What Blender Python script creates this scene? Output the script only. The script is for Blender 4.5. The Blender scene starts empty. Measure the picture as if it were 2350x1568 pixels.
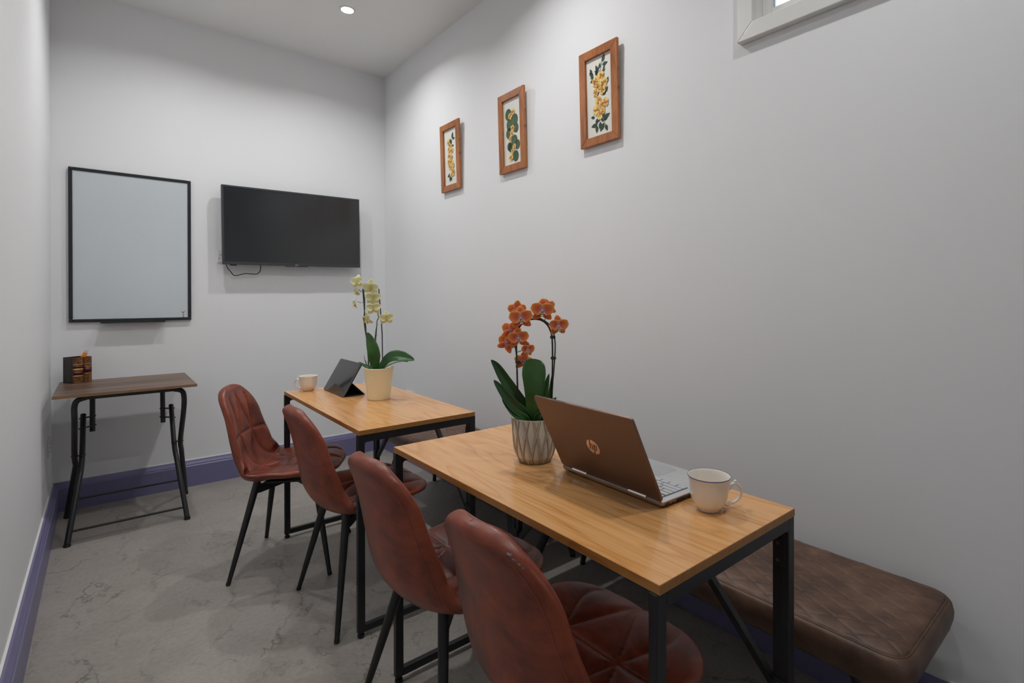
import bpy, math, random
from mathutils import Vector, Matrix
random.seed(7)
S = bpy.context.scene
COL = S.collection
PI = math.pi

# ------------------------------------------------------------------ camera
CX, CY, CZ = -1.7628, -4.1216, 1.2230
YAW, PITCH, ROLL = 0.70961, -0.0023915, -0.00213
F, PX, PY = 1188.84, 1258.52, 688.72
FW0 = Vector((math.sin(YAW), math.cos(YAW), 0)); RT0 = Vector((math.cos(YAW), -math.sin(YAW), 0)); UP0 = Vector((0, 0, 1))
FWD = FW0*math.cos(PITCH) + UP0*math.sin(PITCH)
UPP = UP0*math.cos(PITCH) - FW0*math.sin(PITCH)
RT = RT0*math.cos(ROLL) + UPP*math.sin(ROLL)
UP = UPP*math.cos(ROLL) - RT0*math.sin(ROLL)
CAM = Vector((CX, CY, CZ))
cd = bpy.data.cameras.new('camera'); cam = bpy.data.objects.new('camera', cd); COL.objects.link(cam)
m3 = Matrix((RT, UP, -FWD)).transposed()
cam.matrix_world = Matrix.Translation(CAM) @ m3.to_4x4()
cd.sensor_width = 36; cd.lens = F/2350*36
cd.shift_x = (1175-PX)/2350; cd.shift_y = (PY-784)/2350
cd.clip_start = 0.02
S.camera = cam

def ray(px, py):
    return FWD + RT*((px-PX)/F) - UP*((py-PY)/F)
def hit(px, py, ax, val):
    v = ray(px, py); return CAM + v*((val-CAM[ax])/v[ax])
def at(px, py, D):
    return CAM + ray(px, py)*D

# ------------------------------------------------------------------ mesh helpers
def frames(pts, up=None):
    pts = [Vector(p) for p in pts]; n = len(pts); T = []
    for i in range(n):
        a = pts[max(0, i-1)]; b = pts[min(n-1, i+1)]
        T.append((b-a).normalized())
    u = Vector(up) if up else (Vector((0, 0, 1)) if abs(T[0].z) < .9 else Vector((1, 0, 0)))
    out = []
    for i in range(n):
        nrm = (u - T[i]*u.dot(T[i]))
        if nrm.length < 1e-6: nrm = Vector((1, 0, 0)) - T[i]*T[i].x
        nrm.normalize(); out.append((pts[i], T[i], nrm, T[i].cross(nrm))); u = nrm
    return out

class B:
    def __init__(s): s.v = []; s.f = []; s.m = []; s.mi = 0
    def add(s, vs, fs):
        k = len(s.v); s.v += [tuple(v) for v in vs]
        for f in fs: s.f.append(tuple(k+i for i in f)); s.m.append(s.mi)
        return s
    def box(s, c, d, M=None):
        x, y, z = d[0]/2, d[1]/2, d[2]/2; c = Vector(c); vs = []
        for sx in (-1, 1):
            for sy in (-1, 1):
                for sz in (-1, 1):
                    p = Vector((sx*x, sy*y, sz*z)); p = (M @ p) if M else p; vs.append(p+c)
        return s.add(vs, [(0,1,3,2),(4,6,7,5),(0,4,5,1),(2,3,7,6),(0,2,6,4),(1,5,7,3)])
    def span(s, a, b):
        return s.box([(a[i]+b[i])/2 for i in range(3)], [abs(b[i]-a[i]) for i in range(3)])
    def tube(s, pts, r, n=12, cap=True, up=None, flat=None):
        fr = frames(pts, up); L = len(fr); vs = []; fs = []
        for i, (p, t, a, b) in enumerate(fr):
            rr = r[i] if isinstance(r, (list, tuple)) else r
            for j in range(n):
                an = 2*PI*j/n; ra, rb = (rr, rr*flat) if flat else (rr, rr)
                vs.append(p + a*math.cos(an)*ra + b*math.sin(an)*rb)
        for i in range(L-1):
            for j in range(n):
                fs.append((i*n+j, i*n+(j+1) % n, (i+1)*n+(j+1) % n, (i+1)*n+j))
        if cap: fs.append(tuple(range(n))[::-1]); fs.append(tuple((L-1)*n+j for j in range(n)))
        return s.add(vs, fs)
    def bar(s, a, b, w, h, up=(0, 0, 1)):
        a, b = Vector(a), Vector(b); t = (b-a).normalized(); u = Vector(up); n = (u-t*u.dot(t)).normalized(); q = t.cross(n); vs = []
        for p in (a, b):
            for x, y in ((-1,-1),(1,-1),(1,1),(-1,1)): vs.append(p+q*x*w/2+n*y*h/2)
        return s.add(vs, [(0,3,2,1),(4,5,6,7),(0,1,5,4),(1,2,6,5),(2,3,7,6),(3,0,4,7)])
    def lathe(s, prof, n=48, c=(0,0,0), close=True):
        vs = []; fs = []; L = len(prof)
        for r, z in prof:
            for j in range(n):
                a = 2*PI*j/n; vs.append((c[0]+r*math.cos(a), c[1]+r*math.sin(a), c[2]+z))
        for i in range(L-1):
            for j in range(n):
                fs.append((i*n+j, i*n+(j+1) % n, (i+1)*n+(j+1) % n, (i+1)*n+j))
        if close:
            fs.append(tuple(range(n))[::-1]); fs.append(tuple((L-1)*n+j for j in range(n)))
        return s.add(vs, fs)
    def grid(s, fn, nu, nv, flip=False):
        vs = [fn(i/nu, j/nv) for i in range(nu+1) for j in range(nv+1)]; fs = []
        for i in range(nu):
            for j in range(nv):
                q = (i*(nv+1)+j, (i+1)*(nv+1)+j, (i+1)*(nv+1)+j+1, i*(nv+1)+j+1)
                fs.append(q[::-1] if flip else q)
        return s.add(vs, fs)
    def poly(s, pts, nrm, th):
        nrm = Vector(nrm).normalized(); k = len(pts); a = [Vector(p) for p in pts]
        vs = a + [p+nrm*th for p in a]
        fs = [tuple(range(k))[::-1], tuple(range(k, 2*k))] + [(i, (i+1) % k, k+(i+1) % k, k+i) for i in range(k)]
        return s.add(vs, fs)
    def build(s, name, mat, parent=None, smooth=False, bevel=0, ang=40, solid=0, loc=None, weld=False):
        me = bpy.data.meshes.new(name); me.from_pydata(s.v, [], s.f); me.update()
        mats = mat if isinstance(mat, (list, tuple)) else [mat]
        for q in mats: me.materials.append(q)
        if len(mats) > 1: me.polygons.foreach_set('material_index', s.m)
        import bmesh
        bm = bmesh.new(); bm.from_mesh(me)
        if weld: bmesh.ops.remove_doubles(bm, verts=bm.verts, dist=1e-5)
        bmesh.ops.recalc_face_normals(bm, faces=bm.faces); bm.to_mesh(me); bm.free()
        if smooth:
            me.polygons.foreach_set('use_smooth', [True]*len(me.polygons))
            if ang < 180: me.set_sharp_from_angle(angle=math.radians(ang))
        o = bpy.data.objects.new(name, me); COL.objects.link(o)
        if parent: o.parent = parent
        if loc is not None: o.location = loc
        if solid:
            q = o.modifiers.new('solid', 'SOLIDIFY'); q.thickness = solid; q.offset = 0
        if bevel:
            q = o.modifiers.new('bevel', 'BEVEL'); q.width = bevel; q.segments = 3; q.limit_method = 'ANGLE'; q.angle_limit = math.radians(50)
        return o

def thing(name, label, cat, loc=(0,0,0), rz=0, group=None):
    o = bpy.data.objects.new(name, None); COL.objects.link(o); o.empty_display_size = .05
    o.location = loc; o.rotation_euler = (0, 0, rz); tag(o, label, cat, group); return o
def tag(o, label, cat, group=None):
    o['label'] = label; o['category'] = cat
    if group: o['group'] = group
    return o
def struct(o): o['kind'] = 'structure'; return o
def kids(o): return [c for c in COL.objects if c.parent == o]
def dup(o, loc, rz, label=None):
    r = o.copy(); COL.objects.link(r); r.location = loc; r.rotation_euler = (0, 0, rz)
    if label: r['label'] = label
    for ch in kids(o):
        c = ch.copy(); COL.objects.link(c); c.parent = r
        for g in kids(ch):
            d = g.copy(); COL.objects.link(d); d.parent = c
    return r

# ------------------------------------------------------------------ materials
class NT:
    def __init__(s, name):
        s.mat = bpy.data.materials.new(name); s.mat.use_nodes = True; s.t = s.mat.node_tree; s.n = s.t.nodes
        s.b = s.n['Principled BSDF']; s.co = s.n.new('ShaderNodeTexCoord')
    def new(s, k, **kw):
        n = s.n.new(k)
        for a, v in kw.items():
            if a.startswith('i_'): n.inputs[a[2:].replace('_', ' ')].default_value = v
            else: setattr(n, a, v)
        return n
    def l(s, a, b): s.t.links.new(a, b)
    def mapping(s, scale=(1,1,1), rot=(0,0,0), src='Object', loc=(0,0,0)):
        m = s.new('ShaderNodeMapping'); m.inputs['Scale'].default_value = scale; m.inputs['Rotation'].default_value = rot; m.inputs['Location'].default_value = loc
        s.l(s.co.outputs[src], m.inputs['Vector']); return m.outputs['Vector']
    def noise(s, vec, scale, detail=4, rough=.5, dist=0):
        n = s.new('ShaderNodeTexNoise'); n.inputs['Scale'].default_value = scale; n.inputs['Detail'].default_value = detail
        n.inputs['Roughness'].default_value = rough; n.inputs['Distortion'].default_value = dist
        s.l(vec, n.inputs['Vector']); return n.outputs['Fac']
    def ramp(s, fac, stops):
        r = s.new('ShaderNodeValToRGB'); e = r.color_ramp.elements
        while len(e) < len(stops): e.new(.5)
        for q, (p, c) in zip(e, stops): q.position = p; q.color = c if len(c) == 4 else (*c, 1)
        s.l(fac, r.inputs['Fac']); return r.outputs['Color']
    def mix(s, fac, a, b, mode='MIX'):
        m = s.new('ShaderNodeMix', data_type='RGBA', blend_type=mode)
        for k, v in ((0, fac), (6, a), (7, b)):
            if hasattr(v, 'links') or hasattr(v, 'is_output'): s.l(v, m.inputs[k])
            else: m.inputs[k].default_value = v if k == 0 else ((*v, 1) if len(v) == 3 else v)
        return m.outputs[2]
    def bump(s, h, strength=.2, dist=.002):
        b = s.new('ShaderNodeBump'); b.inputs['Strength'].default_value = strength; b.inputs['Distance'].default_value = dist
        s.l(h, b.inputs['Height']); s.l(b.outputs['Normal'], s.b.inputs['Normal'])
    def set(s, color=None, rough=None, metal=None, spec=None):
        for k, v in (('Base Color', color), ('Roughness', rough), ('Metallic', metal), ('Specular IOR Level', spec)):
            if v is None: continue
            if hasattr(v, 'is_output'): s.l(v, s.b.inputs[k])
            else: s.b.inputs[k].default_value = (*v, 1) if k == 'Base Color' and len(v) == 3 else v
        return s
def plain(name, c, rough=.5, metal=0, spec=None, nz=0.04):
    t = NT(name); v = t.mapping(); f = t.noise(v, 35, 3)
    c0 = tuple(max(0, x*(1-nz)) for x in c); c1 = tuple(min(1, x*(1+nz)) for x in c)
    t.set(t.ramp(f, [(.3, c0), (.7, c1)]), rough, metal, spec); return t.mat

M = {}
def paint(name, c, rough=.55):
    t = NT(name); v = t.mapping(); f = t.noise(v, 1.3, 3)
    t.set(t.ramp(f, [(.3, tuple(x*.985 for x in c)), (.7, c)]), rough, spec=.3)
    t.bump(t.noise(v, 160, 3), .06, .002); return t.mat
M['wall'] = paint('wall_paint', (.868, .880, .896))
M['ceil'] = paint('ceiling_paint', (.89, .885, .87))
M['trimwhite'] = paint('white_gloss_paint', (.82, .82, .79), .25)

t = NT('microcement_floor'); v = t.mapping()
w1 = t.noise(v, .9, 4, .55); w2 = t.noise(v, 4.5, 6, .6, .6); w3 = t.noise(v, 60, 4, .6)
base = t.ramp(w1, [(.3, (.295, .272, .24)), (.7, (.385, .358, .32))])
base = t.mix(.35, base, t.ramp(w2, [(.3, (.245, .222, .194)), (.7, (.445, .418, .38))]))
base = t.mix(.12, base, t.ramp(w3, [(.35, (.16, .14, .12)), (.6, (.5, .46, .41))]))
def cracks(scale, width, dist, seed):
    vv = t.mapping(scale=(scale, scale*.75, scale), rot=(0, 0, .6), loc=(seed, seed*1.7, 0))
    nz = t.new('ShaderNodeTexNoise'); nz.inputs['Scale'].default_value = 2.2; nz.inputs['Detail'].default_value = 8; nz.inputs['Roughness'].default_value = .62; t.l(vv, nz.inputs['Vector'])
    mx = t.new('ShaderNodeMix', data_type='VECTOR'); mx.inputs[0].default_value = dist; t.l(vv, mx.inputs[4]); t.l(nz.outputs['Color'], mx.inputs[5])
    vo = t.new('ShaderNodeTexVoronoi', feature='DISTANCE_TO_EDGE'); vo.inputs['Scale'].default_value = 1; t.l(mx.outputs[1], vo.inputs['Vector'])
    line = t.ramp(vo.outputs['Distance'], [(0, (1,1,1)), (width, (0,0,0))])
    gate = t.ramp(t.noise(vv, 1.6, 4, .6), [(.46, (0,0,0)), (.58, (1,1,1))])
    return t.mix(1, line, gate, 'MULTIPLY')
k1 = cracks(3.1, .008, .42, 3.1); k2 = cracks(7.5, .020, .42, 9.3)
base = t.mix(t.mix(1, k1, (.85, .85, .85), 'MULTIPLY'), base, (.12, .105, .09))
base = t.mix(t.mix(1, k2, (.50, .50, .50), 'MULTIPLY'), base, (.14, .125, .11))
sm = t.ramp(t.noise(t.mapping(loc=(4, 2, 0)), 2.3, 7, .7, 1.2), [(.60, (0,0,0)), (.72, (1,1,1))])
base = t.mix(t.mix(1, sm, (.14, .14, .14), 'MULTIPLY'), base, (.20, .18, .155))
t.set(base, .42, spec=.4); t.bump(w3, .08, .002); M['floor'] = t.mat

M['skirt'] = plain('purple_blue_satin_paint', (.190, .178, .325), .36, nz=.03)
M['black'] = plain('black_powder_coated_steel', (.012, .012, .014), .42, 0, nz=.2)
M['rubber'] = plain('black_rubber', (.012, .012, .012), .7)
M['steel'] = plain('dark_screw_steel', (.10, .10, .11), .35, .8)
M['chrome'] = plain('bright_hinge_metal', (.72, .70, .68), .22, 1)

def wood(name, c0, c1, c2, rough, axis='Y', sc=1.0, planks=False, ring=7):
    t = NT(name); s = (1*sc, .07*sc, 1*sc) if axis == 'Y' else (.07*sc, 1*sc, 1*sc)
    v = t.mapping(scale=s)
    big = t.noise(t.mapping(scale=(s[0], s[1]*1.8, 1) if axis == 'Y' else (s[0]*1.8, s[1], 1)), 8.0, 2, .45, .3)
    mul = t.new('ShaderNodeMath', operation='MULTIPLY'); t.l(big, mul.inputs[0]); mul.inputs[1].default_value = ring
    fr = t.new('ShaderNodeMath', operation='FRACT'); t.l(mul.outputs[0], fr.inputs[0])
    fine = t.noise(t.mapping(scale=(s[0]*95, s[1]*30, 60) if axis == 'Y' else (s[0]*30, s[1]*95, 60)), 1.5, 5, .65)
    rings = t.ramp(fr.outputs[0], [(0, c2), (.10, c1), (.40, c0), (.86, c0), (1, c2)])
    col = t.mix(.45, rings, t.ramp(fine, [(.34, c2), (.47, c1), (.60, c0)]))
    blot = t.noise(t.mapping(scale=tuple(x*1.0 for x in s)), 1.1, 2)
    col = t.mix(.30, col, t.ramp(blot, [(.35, c1), (.65, c0)]))
    if planks:
        br = t.noise(t.mapping(scale=(.6, 9, 1) if axis != 'Y' else (9, .6, 1)), 1.6, 1)
        col = t.mix(.5, col, t.ramp(br, [(.42, c2), (.5, c1), (.58, c0)]))
    t.set(col, rough, spec=.5); t.bump(fine, .05, .001); return t.mat
M['oak'] = wood('oak_laminate', (.77, .435, .190), (.66, .310, .095), (.48, .180, .032), .20, 'Y', 1.0, ring=9)
M['oakedge'] = wood('oak_edge_band', (.46, .215, .060), (.39, .17, .04), (.28, .11, .022), .45, 'Y', 3)
M['walnut'] = wood('walnut_laminate', (.205, .130, .088), (.135, .080, .052), (.055, .034, .023), .40, 'X', 1.5, True)
M['walnutedge'] = wood('walnut_edge_band', (.30, .165, .080), (.24, .125, .055), (.13, .07, .035), .5, 'X', 3)
M['pine'] = wood('waxed_pine_frame', (.40, .135, .035), (.33, .10, .024), (.20, .055, .012), .40, 'Y', 4)
def pine_knots():
    t = NT('knotty_pine_frame')
    v = t.mapping(scale=(1, 3.2, .7)); f = t.noise(v, 9, 5, .6, .8)
    c = t.ramp(f, [(.28, (.20, .060, .018)), (.42, (.36, .125, .040)), (.6, (.47, .175, .055)), (.75, (.40, .14, .040))])
    vo = t.new('ShaderNodeTexVoronoi'); vo.inputs['Scale'].default_value = 11; t.l(t.mapping(loc=(.3, .1, .2)), vo.inputs['Vector'])
    k = t.ramp(vo.outputs['Distance'], [(.05, (1,1,1)), (.13, (0,0,0))])
    c = t.mix(t.mix(1, k, (.7, .7, .7), 'MULTIPLY'), c, (.085, .028, .015))
    f2 = t.noise(t.mapping(), 70, 2, .5); sp = t.ramp(f2, [(.70, (0,0,0)), (.74, (1,1,1))])
    c = t.mix(t.mix(1, sp, (.5, .5, .5), 'MULTIPLY'), c, (.10, .03, .012))
    t.set(c, .38, spec=.5); t.bump(f, .12, .001); return t.mat
M['pine'] = pine_knots()

def leather(name, c0, c1, c2, rough, sc=1):
    t = NT(name); v = t.mapping()
    f = t.noise(v, 6*sc, 5, .6, .6); g = t.noise(t.mapping(loc=(5, 3, 1)), 16*sc, 4, .6)
    col = t.ramp(f, [(.30, c0), (.5, c1), (.70, c2)])
    col = t.mix(.35, col, t.ramp(g, [(.35, c0), (.65, c2)]))
    t.set(col, t.ramp(g, [(.3, (rough-.06,)*3), (.7, (rough+.08,)*3)]), spec=.5)
    vo = t.new('ShaderNodeTexVoronoi'); vo.inputs['Scale'].default_value = 420; t.l(v, vo.inputs['Vector'])
    wr = t.noise(v, 45, 5, .65, 1.0); t.bump(t.mix(.6, vo.outputs['Distance'], wr), .16, .0015); return t.mat
M['leather'] = leather('brown_red_leatherette', (.058, .011, .007), (.185, .036, .018), (.390, .086, .040), .40)
M['rim'] = leather('rust_red_leatherette_rim', (.13, .022, .010), (.23, .042, .017), (.37, .08, .032), .36)
M['bench'] = leather('dark_brown_leatherette', (.045, .022, .013), (.105, .054, .033), (.190, .105, .066), .48)
M['thread'] = plain('rust_thread', (.30, .10, .045), .7)
M['benchthread'] = plain('brown_thread', (.06, .035, .024), .7)

M['board'] = NT('whiteboard_enamel').set((.60, .64, .67), .16, spec=.5).mat
t = NT('whiteboard_enamel'); t.set(t.ramp(t.noise(t.mapping(), 2, 2), [(.3, (.61, .665, .70)), (.7, (.63, .685, .72))]), .22, spec=.5); M['board'] = t.mat
M['bframe'] = plain('dark_anodised_frame', (.018, .020, .024), .4, .2)
M['corner'] = plain('black_plastic', (.020, .020, .022), .45)
t = NT('screen_glass'); t.set(t.ramp(t.noise(t.mapping(), 3, 2), [(.3, (.014, .016, .018)), (.7, (.016, .018, .020))]), .19, spec=.75); M['screen'] = t.mat
M['tvcase'] = plain('dark_grey_plastic', (.040, .045, .053), .35)
M['whiteplastic'] = plain('white_plastic', (.78, .78, .77), .35, nz=.01)
M['cable'] = plain('black_cable', (.01, .01, .01), .5)
M['logo'] = plain('silver_print', (.55, .56, .58), .4, nz=.01)
M['red'] = plain('red_print', (.45, .02, .03), .4, nz=.01)
M['ink'] = plain('black_print', (.02, .02, .02), .5, nz=.01)
M['china'] = plain('cream_china', (.88, .82, .74), .16, nz=.01); M['china'].node_tree.nodes['Principled BSDF'].inputs['Subsurface Weight'].default_value = .1
M['bluerim'] = plain('blue_glaze_line', (.03, .05, .24), .2, nz=.01)
M['ycer'] = plain('pale_yellow_glaze', (.92, .86, .60), .28, nz=.01)
M['soil'] = plain('bark_chips', (.06, .035, .02), .9, nz=.5)
M['stick'] = plain('black_support_stick', (.012, .010, .012), .4)
M['clip'] = plain('dark_grey_clip', (.03, .03, .034), .5)
M['root'] = plain('dry_brown_root', (.20, .11, .07), .8, nz=.3)
M['bract'] = plain('pinkish_bract', (.42, .22, .17), .7, nz=.2)
def greens(name, a, b, rough):
    t = NT(name); f = t.noise(t.mapping(), 14, 4); t.set(t.ramp(f, [(.3, a), (.7, b)]), rough, spec=.5)
    t.bump(t.noise(t.mapping(scale=(1,1,.1)), 120, 2), .05, .001); return t.mat
M['leaf'] = greens('dark_green_orchid_leaf', (.014, .062, .016), (.030, .110, .022), .34)
M['leafb'] = greens('bright_green_orchid_leaf', (.022, .088, .012), (.045, .135, .022), .32)
M['stem'] = greens('green_stem', (.045, .085, .018), (.075, .125, .030), .45)
def attr_mat(name, rough=.5, sss=0):
    t = NT(name); a = t.new('ShaderNodeVertexColor', layer_name='Col'); f = t.noise(t.mapping(), 160, 3)
    c = t.mix(.12, a.outputs['Color'], t.ramp(f, [(.3, (.6,.6,.6)), (.7, (1,1,1))]), 'MULTIPLY')
    t.set(c, rough, spec=.4)
    if sss: t.b.inputs['Subsurface Weight'].default_value = sss; t.b.inputs['Subsurface Scale'].default_value = .006; t.b.inputs['Subsurface Radius'].default_value = (1, .9, .6)
    return t.mat
M['petal'] = attr_mat('orchid_petal', .5, .25)
M['glaze'] = attr_mat('reactive_glaze', .28)
t = NT('brown_aluminium'); t.set(t.ramp(t.noise(t.mapping(), 700, 2), [(.3, (.19, .125, .095)), (.7, (.22, .145, .11))]), .42, .75); M['lid'] = t.mat
M['hplogo'] = plain('copper_mirror_logo', (.80, .50, .34), .25, .9, nz=.03)
M['deck'] = plain('silver_aluminium', (.60, .61, .62), .38, .6, nz=.02)
M['deckside'] = plain('warm_copper_aluminium', (.36, .25, .19), .38, .75, nz=.02)
M['key'] = plain('silver_grey_key', (.50, .51, .53), .45, nz=.02)
M['keywell'] = plain('dark_key_gap', (.10, .11, .12), .6)
M['pad'] = plain('silver_touchpad', (.50, .52, .53), .30, .5, nz=.01)
t = NT('tablet_glass'); t.set(t.ramp(t.noise(t.mapping(), 3, 1), [(.3, (.006,)*3), (.7, (.007,)*3)]), .06, spec=.9); M['tglass'] = t.mat
M['tcase'] = plain('grey_tablet_metal', (.16, .155, .15), .35, .6)
M['cover'] = plain('dark_navy_cover', (.008, .016, .035), .6, nz=.1)
M['mount'] = plain('cream_mount_board', (.80, .79, .73), .7, nz=.01)
M['orange'] = plain('orange_plastic', (.85, .24, .01), .4, nz=.02)
M['clear'] = plain('grey_clear_plastic', (.45, .47, .48), .2, nz=.02)
def bookmat():
    t = NT('gilt_book_spine'); v = t.mapping(); f = t.noise(v, 110, 4, .6)
    t.set(t.ramp(f, [(.38, (.060, .018, .008)), (.52, (.16, .055, .014)), (.66, (.34, .16, .035))]), .4); return t.mat
M['spine'] = bookmat()
M['spinedark'] = plain('dark_red_title_band', (.070, .004, .006), .4)
M['gilt'] = plain('gilt_band', (.42, .21, .05), .35, .3, nz=.25)
M['bookcover'] = plain('dark_brown_book_cover', (.022, .012, .010), .45, nz=.3)
M['giltdark'] = plain('faded_gilt_line', (.085, .050, .022), .5)
t = NT('lamp_diffuser'); t.b.inputs['Emission Color'].default_value = (1, .96, .90, 1); t.b.inputs['Emission Strength'].default_value = 30; t.set((.9,.9,.9), .5); M['lamp'] = t.mat
t = NT('window_glass')
t.set((1,1,1), .0); t.b.inputs['Transmission Weight'].default_value = 1; t.b.inputs['IOR'].default_value = 1.02; M['glass'] = t.mat
M['pressleaf'] = greens('pressed_dark_leaf', (.030, .065, .045), (.055, .095, .060), .8)
M['pressleafb'] = greens('pressed_round_leaf', (.045, .095, .045), (.12, .17, .09), .8)
def pressed():
    t = NT('pressed_yellow_petal'); f = t.noise(t.mapping(), 55, 4, .6, .5)
    t.set(t.ramp(f, [(.34, (.70, .27, .10)), (.44, (.84, .56, .17)), (.58, (.86, .70, .26))]), .8); return t.mat
M['presspetal'] = pressed()
M['pressorange'] = plain('pressed_orange_petal', (.60, .20, .06), .8, nz=.3)

# ------------------------------------------------------------------ room
W, H = 1.9916, 3.0429
YR = -5.6                       # rear wall behind the camera
TH = .12
b = B().span((-W-TH, YR-TH, -.1), (TH, TH, 0)); struct(b.build('floor', M['floor']))
b = B().span((-W-TH, YR-TH, H), (TH, TH, H+.1)); struct(b.build('ceiling', M['ceil']))
b = B().span((-W-TH, 0, 0), (TH, TH, H)); struct(b.build('wall_back', M['wall']))
b = B().span((-W-TH, YR, 0), (-W, 0, H)); struct(b.build('wall_left', M['wall']))
# right wall with a high window opening
WY0, WY1, WZ0, WZ1 = -4.30, -3.205, 2.20, 2.86
b = B(); b.span((0, YR, 0), (TH, 0, WZ0)); b.span((0, YR, WZ1), (TH, 0, H)); b.span((0, YR, WZ0), (TH, WY0, WZ1)); b.span((0, WY1, WZ0), (TH, 0, WZ1))
struct(b.build('wall_right', M['wall'], weld=False))
# rear wall with a door opening
DX0, DX1, DZ = -1.55, -.65, 2.10
b = B(); b.span((-W-TH, YR-TH, 0), (DX0, YR, H)); b.span((DX1, YR-TH, 0), (TH, YR, H)); b.span((DX0, YR-TH, DZ), (DX1, YR, H))
struct(b.build('wall_rear', M['wall']))
b = B()
for p, q in (((DX0, YR-.07, 0.005), (DX0+.09, YR-.03, DZ)), ((DX1-.09, YR-.07, 0.005), (DX1, YR-.03, DZ)), ((DX0+.09, YR-.07, 0.005), (DX1-.09, YR-.03, .20)), ((DX0+.09, YR-.07, DZ-.10), (DX1-.09, YR-.03, DZ))): b.span(p, q)
d = struct(b.build('door_1', M['trimwhite'], bevel=.003))
B().span((DX0+.09, YR-.053, .20), (DX1-.09, YR-.047, DZ-.10)).build('door_glass', M['glass'], d)
B().tube([(DX0+.045, YR-.03, 1.02), (DX0+.045, YR+.025, 1.02), (DX0+.06, YR+.035, 1.02), (DX0+.16, YR+.035, 1.02)], .01).build('door_handle', M['chrome'], d, True)
struct(B().span((-4, YR-4, -.1), (2, YR-TH-.001, -.02)).build('ground', M['floor']))

# skirting boards with a moulded top edge
BH, BT = .1667, .030
prof = [(0, 0), (BT, 0), (BT, BH-.034), (BT-.004, BH-.030), (BT-.005, BH-.022), (BT-.012, BH-.010), (BT-.016, BH), (0, BH)]
def skirting(name, a, bb, inward):
    q = B(); a = Vector(a); bb = Vector(bb); n = Vector(inward); vs = [p + n*x + Vector((0, 0, z)) for p in (a, bb) for x, z in prof]; k = len(prof)
    q.add(vs, [tuple(range(k))[::-1], tuple(range(k, 2*k))] + [(i, (i+1) % k, k+(i+1) % k, k+i) for i in range(k)])
    return struct(q.build(name, M['skirt']))
skirting('baseboard_back', (-W, 0, 0), (0, 0, 0), (0, -1, 0))
skirting('baseboard_right', (0, YR, 0), (0, -BT, 0), (-1, 0, 0))
skirting('baseboard_left', (-W, YR, 0), (-W, -BT, 0), (1, 0, 0))

b = B().span((-W, YR, BH), (-W+.007, -.001, BH+.0022)); struct(b.build('trim_1', M['trimwhite']))
b = B().span((-W+.007, -.007, BH), (-.007, 0, BH+.0022)); struct(b.build('trim_2', M['trimwhite']))
b = B().span((-.007, YR, BH), (0, -.001, BH+.0022)); struct(b.build('trim_3', M['trimwhite']))

# window: casing, sash, panes
b = B(); cw = .058
y0, y1, z0, z1 = WY0, WY1, WZ0, WZ1
for pts in ([(y0-cw, z0-cw), (y1+cw, z0-cw), (y1, z0), (y0, z0)], [(y0-cw, z1+cw), (y0, z1), (y1, z1), (y1+cw, z1+cw)], [(y0-cw, z0-cw), (y0, z0), (y0, z1), (y0-cw, z1+cw)], [(y1+cw, z0-cw), (y1+cw, z1+cw), (y1, z1), (y1, z0)]):
    b.poly([(-.028, y, z) for y, z in pts], (1, 0, 0), .028)
win = struct(b.build('window_1', M['trimwhite'], bevel=.003))
b = B()
for p, q in (((0.001, y0, z0), (.119, y0+.012, z1)), ((.001, y1-.012, z0), (.119, y1, z1)), ((.001, y0+.012, z0), (.119, y1-.012, z0+.012)), ((.001, y0+.012, z1-.012), (.119, y1-.012, z1))):
    b.span(p, q)
b.build('window_reveal', M['trimwhite'], win)
b = B(); a0, a1, c0, c1 = y0+.012, y1-.012, z0+.012, z1-.012
for p, q in (((.022, a0, c0), (.062, a0+.032, c1)), ((.022, a1-.032, c0), (.062, a1, c1)), ((.022, a0+.032, c0), (.062, a1-.032, c0+.032)), ((.022, a0+.032, c1-.032), (.062, a1-.032, c1)), ((.022, (a0+a1)/2-.02, c0+.032), (.062, (a0+a1)/2+.02, c1-.032))):
    b.span(p, q)
b.build('window_sash', M['trimwhite'], win, bevel=.003)
B().span((.044, a0+.032, c0+.032), (.048, a1-.032, c1-.032)).build('window_pane', M['glass'], win)

# ------------------------------------------------------------------ sockets
def socket(name, label, P, n, w=.146, h=.086, dbl=True):
    n = Vector(n); o = thing(name, label, 'socket', P); t_ = Vector((0, 0, 1)).cross(n)
    R = Matrix((t_, n, Vector((0, 0, 1)))).transposed()
    B().box(R @ Vector((0, .004, 0)), (w, .008, h), R).build('faceplate', M['whiteplastic'], o, bevel=.002)
    for s_ in ((-1, 1) if dbl else (0,)):
        B().box(R @ Vector((s_*.018, .0095, .027)), (.012, .004, .018), R).build('switch', M['whiteplastic'], o, bevel=.001)
        q = B()
        for a, c in ((0, .012), (-.011, -.012), (.011, -.012)):
            q.box(R @ Vector((s_*.045+a, .0083, c-.004)), (.0065 if c < 0 else .004, .0008, .004 if c < 0 else .008), R)
        q.build('pin_holes', M['ink'], o)
    return o
socket('wall_socket', 'white double socket low on the left wall beside the folding desk', (-W, -.235, .425), (1, 0, 0))
so = socket('wall_socket', 'white socket on the right wall just above the far oak table top', (0, -.465, .482), (-1, 0, 0))
so = socket('wall_socket', 'white socket plate half hidden behind the left edge of the television', (-1.112, 0, 1.517), (0, -1, 0), w=.126)

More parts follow.
